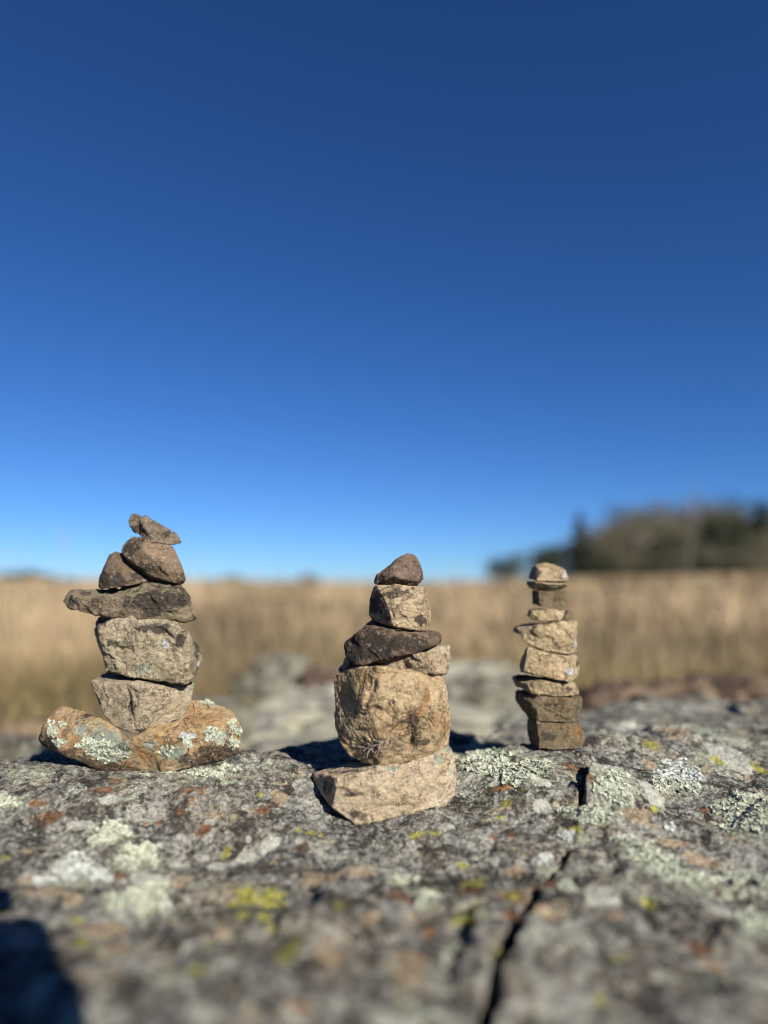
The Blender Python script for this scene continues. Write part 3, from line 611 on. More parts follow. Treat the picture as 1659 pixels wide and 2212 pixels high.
def outcrop_mat(far=False):
    s = NT('lichen_crusted_rock')
    w = s.warp(90, .010); w2 = s.warp(350, .003)
    grain = s.noise(520, 5, .8); g2 = s.noise(230, 6, .78)
    big_ = s.noise(16, 7, .65, w)
    # base crust: charcoal to mid grey, speckled
    col = s.mix(s.step(g2, .42, .60), (.044, .041, .038), (.31, .305, .285))
    col = s.mix(s.math('MULTIPLY', s.step(big_, .47, .58), .7), col, s.mix(s.step(g2, .4, .6), (.15, .125, .095), (.38, .33, .26)))
    # rounded light grey crusts
    v1 = s.vor(95, co=w); m1 = s.step(s.math('ADD', s.noise(55, 6, .75, w), s.math('MULTIPLY', v1, -.25)), .40, .45)
    lg = s.mix(s.step(grain, .40, .58), (.16, .16, .14), (.44, .44, .39))
    col = s.mix(s.math('MULTIPLY', m1, .85), col, lg)
    # black crust
    mb = s.step(s.noise(52, 9, .72, w2), .535, .565)
    bl = s.mix(s.step(grain, .5, .68), (.026, .022, .020), (.12, .105, .09))
    col = s.mix(s.math('MULTIPLY', mb, .9), col, bl)
    def shifted(k_):
        v_ = s.n('ShaderNodeMapping'); v_.inputs['Location'].default_value = (3.3*k_, 1.2*k_, .4); s.l(w, v_.inputs[0]); return v_.outputs[0]
    # bare buff stone, brown stain, pale discs
    col = s.mix(s.math('MULTIPLY', s.step(s.noise(40, 8, .72, shifted(2)), .575, .605), .85), col, s.mix(s.step(g2, .4, .6), (.21, .175, .125), (.46, .39, .27)))
    col = s.mix(s.math('MULTIPLY', s.step(s.noise(100, 7, .72, shifted(1)), .655, .68), .8), col, (.14, .08, .045))
    col = s.mix(s.math('MULTIPLY', s.step(s.noise(34, 10, .72, shifted(5)), .555, .585), .85), col, s.mix(s.step(grain, .48, .66), (.028, .025, .022), (.17, .155, .135)))
    col = s.mix(s.math('MULTIPLY', s.step(s.noise(40, 8, .74, shifted(3)), .565, .60), .8), col, s.mix(s.step(grain, .4, .6), (.34, .34, .29), (.58, .57, .50)))
    col = s.mix(s.math('MULTIPLY', s.step(s.noise(27, 9, .70, shifted(6)), .545, .575), .8), col, s.mix(s.step(g2, .42, .6), (.17, .17, .155), (.47, .46, .42)))
    col = s.mix(s.math('MULTIPLY', s.step(s.noise(48, 8, .72, shifted(7)), .60, .63), .8), col, s.mix(s.step(grain, .45, .62), (.035, .029, .026), (.13, .105, .085)))
    col = s.mix(s.math('MULTIPLY', s.step(s.noise(90, 5, .7, shifted(4)), .67, .69), .8), col, (.26, .25, .07))
    jn = s.math('SUBTRACT', s.noise(170, 6, .72), .5); jb = s.math('SUBTRACT', s.noise(110, 3, .6), .5)
    def placed(name, c1, c2, jit, k, amt=1.0, soft=.08):
        global_ = s.math('ADD', s.at(name), s.math('MULTIPLY', jit, k))
        return s.math('MULTIPLY', s.step(global_, 0.0, soft), amt), s.mix(s.step(g2, .4, .6), c1, c2)
    if not far:
        for name, c1, c2, jit, k, amt, soft in (
            ('blk', (.028,.024,.022), (.13,.115,.10), jn, 4.0, .75, .5),
            ('grn', (.19,.21,.15), (.50,.53,.42), jn, 4.4, .85, .5),
            ('flesh', (.36,.25,.16), (.54,.44,.30), jn, 3.4, .7, .4),
            ('org', (.11,.055,.03), (.30,.13,.045), jn, 4.2, .8, .5),
            ('pale', (.40,.405,.36), (.56,.56,.50), jb, .8, .95, .08),
            ('yel', (.22,.21,.05), (.46,.44,.09), jn, 4.4, .9, .35)):
            m_, c_ = placed(name, c1, c2, jit, k, amt, soft); col = s.mix(m_, col, c_)
    else:
        col = s.mix(s.step(s.noise(9, 6, .65, w), .42, .55), col, (.38, .37, .29))
        col = s.mix(s.step(s.noise(13, 5, .6), .60, .68), col, (.12, .09, .06))
    col = s.mix(1.0, col, s.grey(s.math('MULTIPLY_ADD', grain, 2.2, .0)), 'MULTIPLY')
    col = s.mix(1.0, col, (1.0, 1.0, .965), 'MULTIPLY')
    nr = s.bump(g2, .0042, 1); nr = s.bump(grain, .0022, 1, nr)
    nr = s.bump(s.vor(260, co=w2), .0012, .6, nr)
    return s.fin(col, nr)
M_out = outcrop_mat(); me.materials.append(M_out)
ground = link('rock_outcrop', me); tag(ground, kind='structure')
gb = BVHTree.FromPolygons([tuple(v) for v in V[::1]], [tuple(f) for f in F[(V[F[:, 0], 1] > .2) & (V[F[:, 0], 1] < 1.2)]])

# ---- leafy lichens growing on the outcrop
GRN = RZ([(430,150,120,66),(560,215,170,58),(660,200,80,30)]); lichen(ground, gb, (0,0,0), GRN, M_lich, 620, .0020)
for reg, n, sz, m in (
    (RZ([(990,275,92,70),(1040,340,40,30)]), 420, .0016, M_lich), (RZ([(920,405,110,42),(800,385,60,16)]), 300, .0015, M_lich),
    (RZ([(1270,220,118,62)]), 500, .0017, M_lichw), (RZ([(1200,270,50,34),(1330,290,60,20)]), 200, .0017, M_lich),
    (RZ([(1600,345,130,46),(1480,380,60,40),(1570,440,120,52)]), 420, .0016, M_lich),
    (RZ([(1130,570,80,50),(1210,620,100,56),(1320,680,130,36),(1040,510,60,14)]), 420, .0014, M_lich), (RZ([(1560,675,120,24),(1640,690,60,20)]), 240, .0014, M_lich),
    (RZ([(1600,880,84,72)]), 480, .0015, M_lich), (RZ([(690,600,52,32)]), 230, .0011, M_lichw), (RZ([(790,712,38,34)]), 130, .0012, M_lich),
    (RZ([(180,765,64,44),(90,685,70,18)]), 220, .0013, M_lich), (RZ([(1240,455,24,24),(800,495,44,24)]), 90, .0012, M_lichw),
    (LZ([(490,470,86,46),(440,510,60,28)]), 380, .0013, M_lich), (LZ([(610,560,100,46),(560,610,66,40),(640,600,60,30)]), 360, .0013, M_lich),
    (LZ([(600,770,160,66),(660,720,60,30)]), 520, .0013, M_lich), (LZ([(40,352,52,28),(10,320,20,16)]), 180, .0013, M_lich),
    (LZ([(900,222,90,22),(800,200,70,16),(980,200,50,18)]), 150, .0013, M_lich), (LZ([(340,640,130,70),(180,690,60,16),(440,680,50,24)]), 330, .0014, M_lichw),
    (LZ([(740,218,40,10),(620,232,30,8)]), 60, .0011, M_lich)):
    lichen(ground, gb, (0,0,0), reg, m, n, sz, name='lichen_patch')

# small dark clump of earth lying on the rock + grit under the left cairn
def ground_z(px, py):
    h = gb.ray_cast(Vector((0, 0, 0)), Vector(ray(px, py)).normalized(), 5.); return h[0]
q = ground_z(652, 1835)
Zc = Zoom(652, 1835, 1, q.y)
stone(Zc, [[(-16,3,-2),(-14,-6,0),(-5,-11,0),(2,6,-4),(4,-6,3),(-10,0,5)],[(-2,5,-3),(2,-16,0),(12,-18,2),(16,-4,0),(15,4,-3),(8,-8,6),(4,0,5)]], rock_mat(40, (.10,.075,.05), (.16,.12,.08), (.07,.05,.04), dark=.6),
      'tiny dark crumb of earth lying on the rock left of the middle cairn', name='earth_clod', cat='clod', seed=40, facet=1.6, rough=2.5, div=45)
def root_on(paths_px, Z, host, r, mat, name='root_strand', lift=.0015):
    bv, base = BV[host.name]; out = []
    for pp in paths_px:
        pts = []
        last = None
        for j, (a, b) in enumerate(pp):
            A, B = Z.px(a, b); d = Vector(ray(A, B)); h = bv.ray_cast(Vector((0, 0, 0)), d.normalized(), 5.)
            yv = (h[0].y if h[0] is not None else (last or Z.depth))-lift; last = yv+lift
            pts.append((Vector(P(A, B, yv)), r*(1-.5*j/len(pp))))
        out.append(pts)
    tubes(name, out, mat, host, base, 5)
M_root = simple('pale_root', (.45,.36,.25), (.28,.20,.13), 500, .0002)
root_on([[(1225,1490),(1238,1540),(1225,1590),(1250,1630),(1285,1625),(1280,1600),(1262,1575)],[(1200,1485),(1190,1540),(1165,1580),(1120,1630),(1090,1660)],[(1255,1570),(1275,1560),(1300,1600)]], ZL, bowl, .00028, M_root)
root_on([[(1150,1620),(1180,1680),(1210,1710)],[(1170,1600),(1215,1650),(1238,1680)],[(1140,1610),(1110,1660),(1070,1680)]], ZL, bowl, .00025, M_dirt)
strands(ZL, bowl, [(1300,1880,120,50),(1420,1850,80,50)], M_dirt, 60, .009, .00025, 'root_tangle')
strands(ZL, bowl, [(700,1990,80,20),(560,1975,90,12),(640,1960,60,15)], M_dirt, 50, .006, .00025, 'root_tangle')
root_on([[(528,700),(518,740),(508,785)]], ZL, slab, .0002, M_straw, 'straw_wisp')

# ================================================================== BACKGROUND ROCKS
M_far = outcrop_mat(True)
def sheet(name, xs, ys, hf, mat):
    YY, XX = np.meshgrid(ys, xs, indexing='ij'); a, b = XX.ravel(), YY.ravel(); zz = hf(a, b)
    jj = np.arange(len(a)).reshape(len(ys), len(xs))
    Fq = np.stack([jj[:-1, :-1], jj[:-1, 1:], jj[1:, 1:], jj[1:, :-1]], -1).reshape(-1, 4)
    return np_mesh(name, np.stack([a, b, zz], 1), Fq, mats=[mat])
def far_h(a, b):
    p = np.stack([a, b, a*0], 1)
    zz = -.245+.028*fbm(p, 2.2, 4, seed=31)
    c, e = cells(p*np.array([5, 6, 1])+.1*np.stack([fbm(p, 4, 2, seed=k) for k in range(3)], 1), 3.); zz += .02*c-.02*np.exp(-(e/.08)**2)
    zz += .006*fbm(p, 20, 4, seed=32)
    # outcrop outline: solid in the middle, ends on the left where the grass begins
    edge = sstep((a+.42+.10*np.sin(b*6))/.18)*(1-sstep((b-2.15-.25*np.sin(a*3))/.35))
    edge = edge*(1-sstep((a-.35-.08*np.sin(b*7))/.15)*sstep((b-1.22)/.12))
    return zz-.16*(1-edge)
link('rock_ledge', sheet('rock_ledge', np.linspace(-1.2, 2.6, 320), np.linspace(.72, 2.8, 200), far_h, M_far))['kind'] = 'structure'
def boulder(px, py, y, w, h, dpt, seed, mat, label, group='boulders behind the cairns'):
    c = P(px, py, y); k = rng
    bm = bmesh.new(); r0 = np.random.default_rng(int(seed*10))
    pts = r0.normal(size=(26, 3)); pts /= np.linalg.norm(pts, axis=1)[:, None]
    pts = np.sign(pts)*np.abs(pts)**.8
    co = pts*np.array([w/2, dpt/2, h])
    vs = [bm.verts.new(v) for v in co]
    r = bmesh.ops.convex_hull(bm, input=vs)
    junk = [e for e in set(r['geom_interior']+r['geom_unused']) if isinstance(e, bmesh.types.BMVert) and e.is_valid]
    if junk: bmesh.ops.delete(bm, geom=junk, context='VERTS')
    m0 = bpy.data.meshes.new('tmp'); bm.to_mesh(m0); bm.free()
    o = bpy.data.objects.new('tmp', m0); COL.objects.link(o)
    md = o.modifiers.new('r', 'REMESH'); md.mode = 'VOXEL'; md.voxel_size = w/50
    ms = o.modifiers.new('s', 'SMOOTH'); ms.factor = .5; ms.iterations = 3
    m2 = bpy.data.meshes.new_from_object(o.evaluated_get(bpy.context.evaluated_depsgraph_get()))
    bpy.data.objects.remove(o)
    Vb = get_V(m2); Nb = get_N(m2); q_ = Vb/w
    c_, e_ = cells(q_*5, seed); Vb = Vb+Nb*((.07*c_+.02*fbm(q_, 6, 4, seed=seed))*w)[:, None]
    set_V(m2, Vb); m2.polygons.foreach_set('use_smooth', np.full(len(m2.polygons), True)); m2.materials.clear(); m2.materials.append(mat); m2.name = 'boulder'
    o = link('boulder', m2, None, (c[0], c[1], c[2])); tag(o, label, 'boulder', group); return o
M_pale = (lambda s: s.fin(s.mix(s.step(s.noise(24, 8, .75), .42, .56), (.12,.105,.08), (.36,.345,.275)), s.bump(s.noise(50, 8, .75), .03)))(NT('pale_lichen_boulder'))
M_brn = (lambda s: s.fin(s.mix(s.step(s.noise(12, 6, .65), .42, .6), (.055,.038,.028), (.18,.13,.09)), s.bump(s.noise(60, 6), .01)))(NT('brown_boulder'))
boulder(590, 1490, 1.9, .24, .11, .22, 1.1, M_pale, 'blurred pale lichen-grey boulder with a rounded top, between the left and middle cairns')
boulder(510, 1500, 2.1, .16, .07, .16, 2.1, M_pale, 'lower pale boulder just right of the left cairn, behind it')
boulder(690, 1500, 1.75, .15, .08, .14, 3.1, M_brn, 'brown blurred rock right beside the middle cairn, on its left')
boulder(470, 1560, 1.25, .13, .05, .13, 3.6, M_pale, 'low tan-grey boulder close behind the right end of the orange stone')
boulder(1040, 1520, 1.6, .22, .06, .18, 4.1, M_pale, 'low pale boulder between the middle and right cairns')
boulder(1330, 1525, 1.5, .24, .045, .16, 5.2, M_brn, 'dark brown rock right of the right cairn')
boulder(1470, 1515, 1.55, .34, .05, .2, 6.1, M_brn, 'long brown rock ledge piece near the right edge, beside a paler one')
boulder(1620, 1520, 1.5, .32, .065, .2, 7.4, M_brn, 'dark brown rock cut by the right edge of the picture')
boulder(1440, 1555, 1.14, .26, .035, .16, 8.1, M_pale, 'flat pale rock in front of the dark brown ones at the right')
boulder(70, 1648, .90, .20, .026, .12, 9.7, M_pale, 'flat pale green-grey rock just behind the left end of the orange stone')
boulder(-20, 1640, .98, .16, .03, .12, 9.9, M_pale, 'flat pale rock cut by the left edge of the picture')
boulder(330, 1590, 1.5, .14, .04, .13, 8.9, M_brn, 'brown lump hidden mostly behind the left cairn')
boulder(40, 1590, 1.25, .16, .035, .14, 9.3, M_brn, 'brown mossy lump cut by the left edge of the picture')

# ================================================================== FIELD
def field_h(a, b):
    r_ = np.maximum(b, 0)
    zz = -.30+.0*a
    zz = zz+.0012*np.clip(r_-3, 0, 200)+.0022*np.clip(r_-3, 0, 150)*np.clip(-a/(r_+1.5)*3, 0, 1)
    right = np.clip(a/(r_+1.5), -.2, .8)
    zz = zz+np.clip(right-.05, 0, 1)*np.clip(r_-2, 0, 120)*.022
    p = np.stack([a, b, a*0], 1)
    zz = zz+.05*fbm(p, .8, 3, seed=41)*np.clip(r_/4, 0, 1)+.25*fbm(p, .06, 2, seed=42)*np.clip((r_-6)/40, 0, 1)
    return zz-3*sstep((r_-150)/400)-1.5*sstep((-r_)/60)*0
s = NT('dry_field_soil')
cf = s.mix(s.step(s.noise(.9, 8, .7), .4, .6), (.25, .195, .125), (.33, .27, .175))
cf = s.mix(s.math('MULTIPLY', s.step(s.noise(2.2, 6, .7), .52, .66), .7), cf, (.17, .16, .075))
cf = s.mix(s.math('MULTIPLY', s.step(s.noise(5, 6, .7), .58, .68), .7), cf, (.12, .085, .05))
M_soil = s.fin(cf, s.bump(s.noise(20, 8, .7), .05, .8))
gx = np.sign(np.linspace(-1, 1, 321))*np.abs(np.linspace(-1, 1, 321))**2.6*700
gy = -8+8*np.linspace(0, 1, 40)[:-1]; gy = np.concatenate([[-300, -100, -30], gy, np.linspace(0, 1, 260)**2.8*900])
link('field', sheet('field', gx, gy, field_h, M_soil))['kind'] = 'structure'

def grass_mat():
    s = NT('dry_grass')
    v = s.n('ShaderNodeAttribute'); v.attribute_name = 'tint'
    s.l(v.outputs['Color'], s.b.inputs['Base Color']); s.b.inputs['Roughness'].default_value = .7
    return s.m
M_grass = grass_mat()
def grass(name, n, y0, y1, h0, h1, wk, spread=.85, green=.2, xr=None):
    t = rng.random(n); b = y0*(y1/y0)**t
    a = (rng.random(n)*2-1)*spread*(b+.4)
    if xr is not None:
        keep = xr(a, b); a, b = a[keep], b[keep]; n = len(a)
    p = np.stack([a, b, a*0], 1)
    dens = fbm(p, 1.1, 3, seed=51)+rng.random(n)*.5-.1 > -.15
    a, b = a[dens], b[dens]; n = len(a)
    base = np.stack([a, b, field_h(a, b)-.01], 1)
    hh = (h0+(h1-h0)*rng.random(n)**1.5)
    w = wk*b*(.5+rng.random(n))
    an = rng.random(n)*6.28; lean = (rng.random(n)*.45+.05)*hh
    dx, dy = np.cos(an), np.sin(an); q_ = rng.random(n)*6.28; wx, wy = np.cos(q_)*w, np.sin(q_)*w
    L = []
    for f_, ww in ((0, 1), (.5, .8), (1, .15)):
        c = base+np.stack([dx*lean*f_*f_, dy*lean*f_*f_, hh*f_*(1-.1*f_)], 1)
        L += [c-np.stack([wx*ww, wy*ww, w*0], 1), c+np.stack([wx*ww, wy*ww, w*0], 1)]
    Vg = np.stack(L, 1).reshape(-1, 3); i0 = np.arange(n)[:, None]*6
    Fg = np.concatenate([i0+np.array([0, 1, 3, 2]), i0+np.array([2, 3, 5, 4])], 0)
    m = np_mesh(name, Vg, Fg, smooth=False, mats=[M_grass])
    tone = fbm(np.stack([a, b*.6, a*0], 1), .55, 4, .6, seed=61)*2.0+rng.random(n)*.6+.15
    c1, c2, c3, c4 = np.array([.40, .325, .215]), np.array([.29, .22, .14]), np.array([.15, .15, .075]), np.array([.23, .155, .115])
    k = np.clip(tone, 0, 1)[:, None]; colr = c1*k+c2*(1-k)
    gm = (rng.random(n)+.5*fbm(np.stack([a, b, a*0], 1), .8, 3, seed=66) < green)[:, None]; colr = np.where(gm, c3, colr)
    rm = (rng.random(n) < .15)[:, None]; colr = np.where(rm, c4, colr)
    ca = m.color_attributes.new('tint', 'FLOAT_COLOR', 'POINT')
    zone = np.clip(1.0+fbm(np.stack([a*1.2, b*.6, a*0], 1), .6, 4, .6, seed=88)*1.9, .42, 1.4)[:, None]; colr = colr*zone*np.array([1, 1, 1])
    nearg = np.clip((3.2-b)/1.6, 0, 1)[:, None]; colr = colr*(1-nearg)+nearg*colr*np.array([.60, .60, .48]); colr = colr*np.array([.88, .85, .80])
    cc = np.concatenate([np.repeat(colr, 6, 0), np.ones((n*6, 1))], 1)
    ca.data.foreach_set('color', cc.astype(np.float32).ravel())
    o = link(name, m); o['kind'] = 'stuff'; tag(o, 'dry tan meadow grass covering the field behind the rocks', 'grass'); return o
left_ok = lambda a, b: ((a < -.50-.1*np.sin(b*6)) | (b > 2.1+.3*np.sin(a*3)) | ((a > .42+.1*np.sin(b*5)) & (b > 1.38)))
grass('meadow_grass', 52000, 1.0, 6.0, .04, .15, .0010, green=.30, xr=left_ok)
grass('meadow_grass', 60000, 4.0, 24.0, .08, .24, .0013, green=.12)
grass('meadow_grass', 2600, 3.0, 11.0, .2, .46, .0011, green=.02)
grass('meadow_grass', 45000, 20.0, 110.0, .25, .6, .0016, green=.10)

# a few tall dry stalks standing up against the sky, far out of focus
def stalk(px, py_top, y, seed):
    b = P(px, 1300, y); zb = float(field_h(np.array([b[0]]), np.array([b[1]]))[0]); t = P(px+random.uniform(-6, 6), py_top, y)
    base = Vector((b[0], b[1], zb)); top = Vector(t)
    pts = [((base.lerp(top, i/7)+Vector((math.sin(i*.9+seed)*.006*y*.3, 0, 0))), .0011*y*.42*(1-.1*i)+.0004) for i in range(8)]
    root = bpy.data.objects.new('grass_stalk', None); COL.objects.link(root); root.location = base
    tubes('stem', pts and [pts], M_straw, root, base, 5)
    hd = []
    for i in range(9):
        p = base.lerp(top, .84+.018*i); d = Vector((math.cos(i*2.4), math.sin(i*2.4), 1.6)).normalized()
        hd.append([(p, .0006*y*.3), (p+d*.006*y*.5, .0012*y*.3), (p+d*.012*y*.5, .0003)])
    tubes('seed_head', hd, M_straw, root, base, 4)
    return root
for i, (a, b, y, lb) in enumerate(((132, 1135, 3.2, 'tallest faint dry grass stalk against the sky, left of the left cairn'), (20, 1190, 3.6, 'faint dry grass stalk near the left edge of the picture'),
        (430, 1190, 3.4, 'faint dry grass stalk just right of the left cairn'), (560, 1215, 4.0, 'short faint grass stalk midway between left and middle cairns'), (150, 1160, 3.0, 'faint stalk beside the tallest one, left of the left cairn'), (55, 1175, 2.7, 'second faint stalk from the left edge of the picture'), (400, 1205, 3.0, 'short stalk close to the right side of the left cairn'), (985, 1215, 4.2, 'faint stalk just right of the middle cairn top'))):
    tag(stalk(a, b, y, i), lb, 'grass stalk', 'tall dry grass stalks')

# ================================================================== TREES
def leaf_mat(name, a, b):
    s = NT(name); return s.fin(s.mix(s.step(s.noise(.9, 4, .7), .38, .62), a, b))
M_ever = leaf_mat('evergreen_needles', (.026, .034, .020), (.066, .072, .040))
M_olive = leaf_mat('dusty_leaves', (.10, .092, .062), (.20, .175, .12))
M_twig = leaf_mat('bare_twigs', (.14, .12, .10), (.24, .21, .17))
M_bark = simple('tree_bark', (.12, .09, .065), (.20, .16, .12), 6, .03, 20)
def crown_mesh(kind, n, seed):
    g = np.random.default_rng(seed); 
    if kind == 'spire':
        t = g.random(n)**1.1; rad = (1-t)*.30+.015; rad *= .75+.25*np.sin(t*38); an = g.random(n)*6.28; rr = rad*np.sqrt(g.random(n))
        c = np.stack([np.cos(an)*rr, np.sin(an)*rr, .02+.98*t], 1)
    else:
        cl = g.normal(size=(26, 3)); cl /= np.linalg.norm(cl, axis=1)[:, None]; cl *= (.45+.55*g.random((26, 1)))
        cl = cl*np.array([.36, .36, .36])*np.array([1, 1, 1.25])+np.array([0, 0, .50]); cl[:, 2] = np.clip(cl[:, 2], .06, 1)
        k = g.integers(0, 26, n); sp = (.06+.07*g.random(26))[k][:, None]
        c = cl[k]+g.normal(size=(n, 3))*sp
    s = .020 if kind == 'spire' else .022
    d1 = g.normal(size=(n, 3)); d1 /= np.linalg.norm(d1, axis=1)[:, None]; d2 = np.cross(d1, g.normal(size=(n, 3))); d2 /= np.linalg.norm(d2, axis=1)[:, None]
    s1 = s*(.5+g.random((n, 1)))
    Vl = np.stack([c-d1*s1, c+d2*s1*.5, c+d1*s1, c-d2*s1*.5], 1).reshape(-1, 3)
    return Vl, np.arange(n*4).reshape(-1, 4)
def bare_mesh(seed):
    r_ = random.Random(seed); paths = []
    def go(p, d, ln, r, lv):
        pts = []; q_ = p.copy()
        for i in range(5):
            pts.append((q_.copy(), r*(1-.14*i))); d = (d+Vector((r_.gauss(0, .10), r_.gauss(0, .10), .04))).normalized(); q_ = q_+d*ln/4
        paths.append(pts)
        if lv < 4:
            for k in range(4 if lv else 9):
                f = r_.uniform(.3, 1) if lv else r_.uniform(.28, .98)
                j = min(int(f*4), 3); bp = pts[j][0].lerp(pts[j+1][0], f*4-j)
                nd = (d*.8+Vector((r_.gauss(0, .6), r_.gauss(0, .6), r_.uniform(.1, .6)))).normalized()
                go(bp, nd, ln*r_.uniform(.35, .55), r*.45, lv+1)
    go(Vector((0, 0, .0)), Vector((0, 0, 1)), .85, .018, 0)
    return paths
def trunk_paths(seed):
    r_ = random.Random(seed); out = [[(Vector((0, 0, -.03)), .035), (Vector((.01, 0, .25)), .027), (Vector((0, .01, .55)), .017), (Vector((0, 0, .85)), .006)]]
    for i in range(8):
        z0 = r_.uniform(.2, .7); a = r_.uniform(0, 6.28); L = r_.uniform(.15, .3)
        out.append([(Vector((0, 0, z0)), .011), (Vector((math.cos(a)*L*.5, math.sin(a)*L*.5, z0+.07)), .007), (Vector((math.cos(a)*L, math.sin(a)*L, z0+.17)), .003)])
    return out
CRM = {}
def tree_meshes(kind, seed):
    if (kind, seed) in CRM: return CRM[kind, seed]
    if kind == 'bare':
        ps = bare_mesh(seed); V1, F1 = tube_mesh(ps[:1], 6); V2, F2 = tube_mesh(ps[1:], 3)
        t = bpy.data.meshes.new('trunk'); t.from_pydata([tuple(v) for v in V1], [], [f if f[2] != f[3] else f[:3] for f in F1]); t.materials.append(M_bark)
        c = bpy.data.meshes.new('crown'); c.from_pydata([tuple(v) for v in V2], [], [f if f[2] != f[3] else f[:3] for f in F2]); c.materials.append(M_twig)
    else:
        V1, F1 = tube_mesh(trunk_paths(seed), 6)
        t = bpy.data.meshes.new('trunk'); t.from_pydata([tuple(v) for v in V1], [], [f if f[2] != f[3] else f[:3] for f in F1]); t.materials.append(M_bark)
        Vl, Fl = crown_mesh(kind, 4200, seed); c = np_mesh('crown', Vl, Fl, False, [{'spire': M_ever, 'dense': M_ever, 'olive': M_olive}[kind]])
    CRM[kind, seed] = (t, c); return t, c
def tree(px, top, y, kind, seed, label, wk=1.0, name='tree', group='trees on the right skyline'):
    b = P(px, 1250, y); zb = float(field_h(np.array([b[0]]), np.array([b[1]]))[0]); h = P(px, top, y)[2]-zb
    r_ = bpy.data.objects.new(name, None); COL.objects.link(r_); r_.location = (b[0], b[1], zb); r_.rotation_euler[2] = seed*1.7+px*.01
    r_.scale = (h*wk, h*wk, h)
    t, c = tree_meshes(kind, seed % 3); link('trunk', t, r_); link('crown', c, r_)
    return tag(r_, label, 'tree', group)
TG = [(1095,1192,62,'dense',1,1.6,'evergreen_tree','small round tree standing alone left of the right cairn'),
 (1180,1176,70,'dense',2,1.5,'tree','low bushy tree directly behind the cap of the right cairn'),
 (1216,1172,74,'dense',0,1.5,'evergreen_tree','low dark tree at the left foot of the spire-shaped one'),
 (1256,1106,70,'spire',1,1.15,'spire_tree','narrow spire-shaped evergreen poking above the low trees'),
 (1292,1152,72,'dense',2,1.4,'evergreen_tree','dark tree just right of the spire-shaped evergreen'),
 (1335,1124,70,'olive',0,1.35,'tree','olive tree where the wood starts rising to its full height'),
 (1375,1090,74,'dense',1,1.3,'evergreen_tree','dark evergreen left of the thin bare sapling, at the shoulder of the wood'),
 (1412,1102,70,'olive',1,1.3,'tree','grey-olive tree second to the left of the thin bare sapling'),
 (1450,1082,76,'olive',2,1.3,'tree','grey-olive tree just left of the thin bare sapling'),
 (1500,1104,72,'bare',1,1.0,'bare_tree','leafless grey tree behind the thin bare sapling'),
 (1540,1088,74,'olive',0,1.3,'tree','olive tree just right of the thin bare sapling'),
 (1575,1108,70,'dense',2,1.3,'evergreen_tree','dark evergreen between the sapling and the right edge'),
 (1612,1080,76,'dense',0,1.3,'evergreen_tree','tall dark evergreen second from the right edge'),
 (1655,1084,70,'spire',2,1.3,'spire_tree','evergreen cut by the right edge of the picture'),
 (1390,1160,64,'bare',2,1.0,'bare_tree','small leafless tree in front of the wood, below its shoulder'),
 (1470,1150,66,'dense',0,1.3,'evergreen_tree','low dark tree in front of the wood left of the sapling'),
 (1560,1150,66,'dense',1,1.3,'evergreen_tree','low dark tree in front of the wood right of the sapling'),
 (1320,1190,66,'dense',1,1.4,'evergreen_tree','squat dark tree in front of the wood, right of the right cairn cap'),
 (1640,1150,64,'olive',1,1.3,'tree','low olive tree in front of the wood at the right edge'),
 (1720,1100,72,'dense',1,1.1,'evergreen_tree','evergreen just outside the right edge of the picture')]
TG += [(1312+i*44, 1196-6*(i % 3), 61, 'olive' if i % 2 else 'dense', i, 1.9, 'understory_bush', lb) for i, lb in enumerate((
 'low bush at the foot of the wood, leftmost of the row', 'low bush at the foot of the wood, second in the row', 'low bush at the foot of the wood, third in the row',
 'low bush at the foot of the wood, just left of the bare sapling', 'low bush at the foot of the wood, right behind the bare sapling', 'low bush at the foot of the wood, third from the right edge',
 'low bush at the foot of the wood, second from the right edge', 'low bush at the foot of the wood, at the right edge'))]
for a, tp, y, kd, sd, wk, nm, lb in TG: tree(a, tp, y, kd, sd, lb, wk, nm)
tree(1490, 1085, 9.0, 'bare', 0, 'thin pale leafless sapling standing in the grass in front of the wood', .55, 'sapling', None)
for a, tp, y, wk, lb in ((20,1234,150,2.0,'far dark tree on the left skyline at the picture edge'),(60,1230,155,2.2,'far dark tree on the left skyline, second from the edge'),(98,1238,150,1.8,'far dark tree on the left skyline, nearest the left cairn')):
    tree(a, tp, y, 'dense', int(y) % 3, lb, wk, 'evergreen_tree', 'far trees on the left skyline')
for a, tp, y, wk, lb in ((320,1238,40,2.0,'low brown bush on the skyline behind the left cairn'),(500,1240,44,2.4,'wide low bush on the skyline right of the left cairn'),(672,1236,30,1.6,'low brown bush on the skyline left of the middle cairn'),(955,1252,34,1.6,'low brown bush on the skyline right of the middle cairn')):
    o = tree(a, tp, y, 'olive', 1, lb, wk, 'bush', 'bushes on the skyline'); o['category'] = 'bush'

# ================================================================== PHOTOGRAPHER'S HANDS AND PHONE (only their shadow is in the picture)
AZ, EL = R(33), R(29.5)
SUN = Vector((math.sin(AZ)*math.cos(EL), -math.cos(AZ)*math.cos(EL), math.sin(EL)))
def box(name, c, s_, mat, parent, bev=.004):
    bm = bmesh.new(); bmesh.ops.create_cube(bm, size=1); bmesh.ops.scale(bm, vec=s_, verts=bm.verts); bmesh.ops.translate(bm, vec=c, verts=bm.verts)
    bmesh.ops.bevel(bm, geom=bm.edges[:], offset=bev, segments=3, affect='EDGES'); m = bpy.data.meshes.new(name); bm.to_mesh(m); bm.free(); m.materials.append(mat)
    return link(name, m, parent)
M_phone = simple('black_phone_shell', (.02,.02,.022), (.025,.025,.027), 10, .0001, rough=.35)
M_skin = simple('skin', (.50,.31,.22), (.55,.35,.26), 40, .0002, rough=.55)
ph = bpy.data.objects.new('phone', None); COL.objects.link(ph); ph.location = (-.008, -.012, .018)
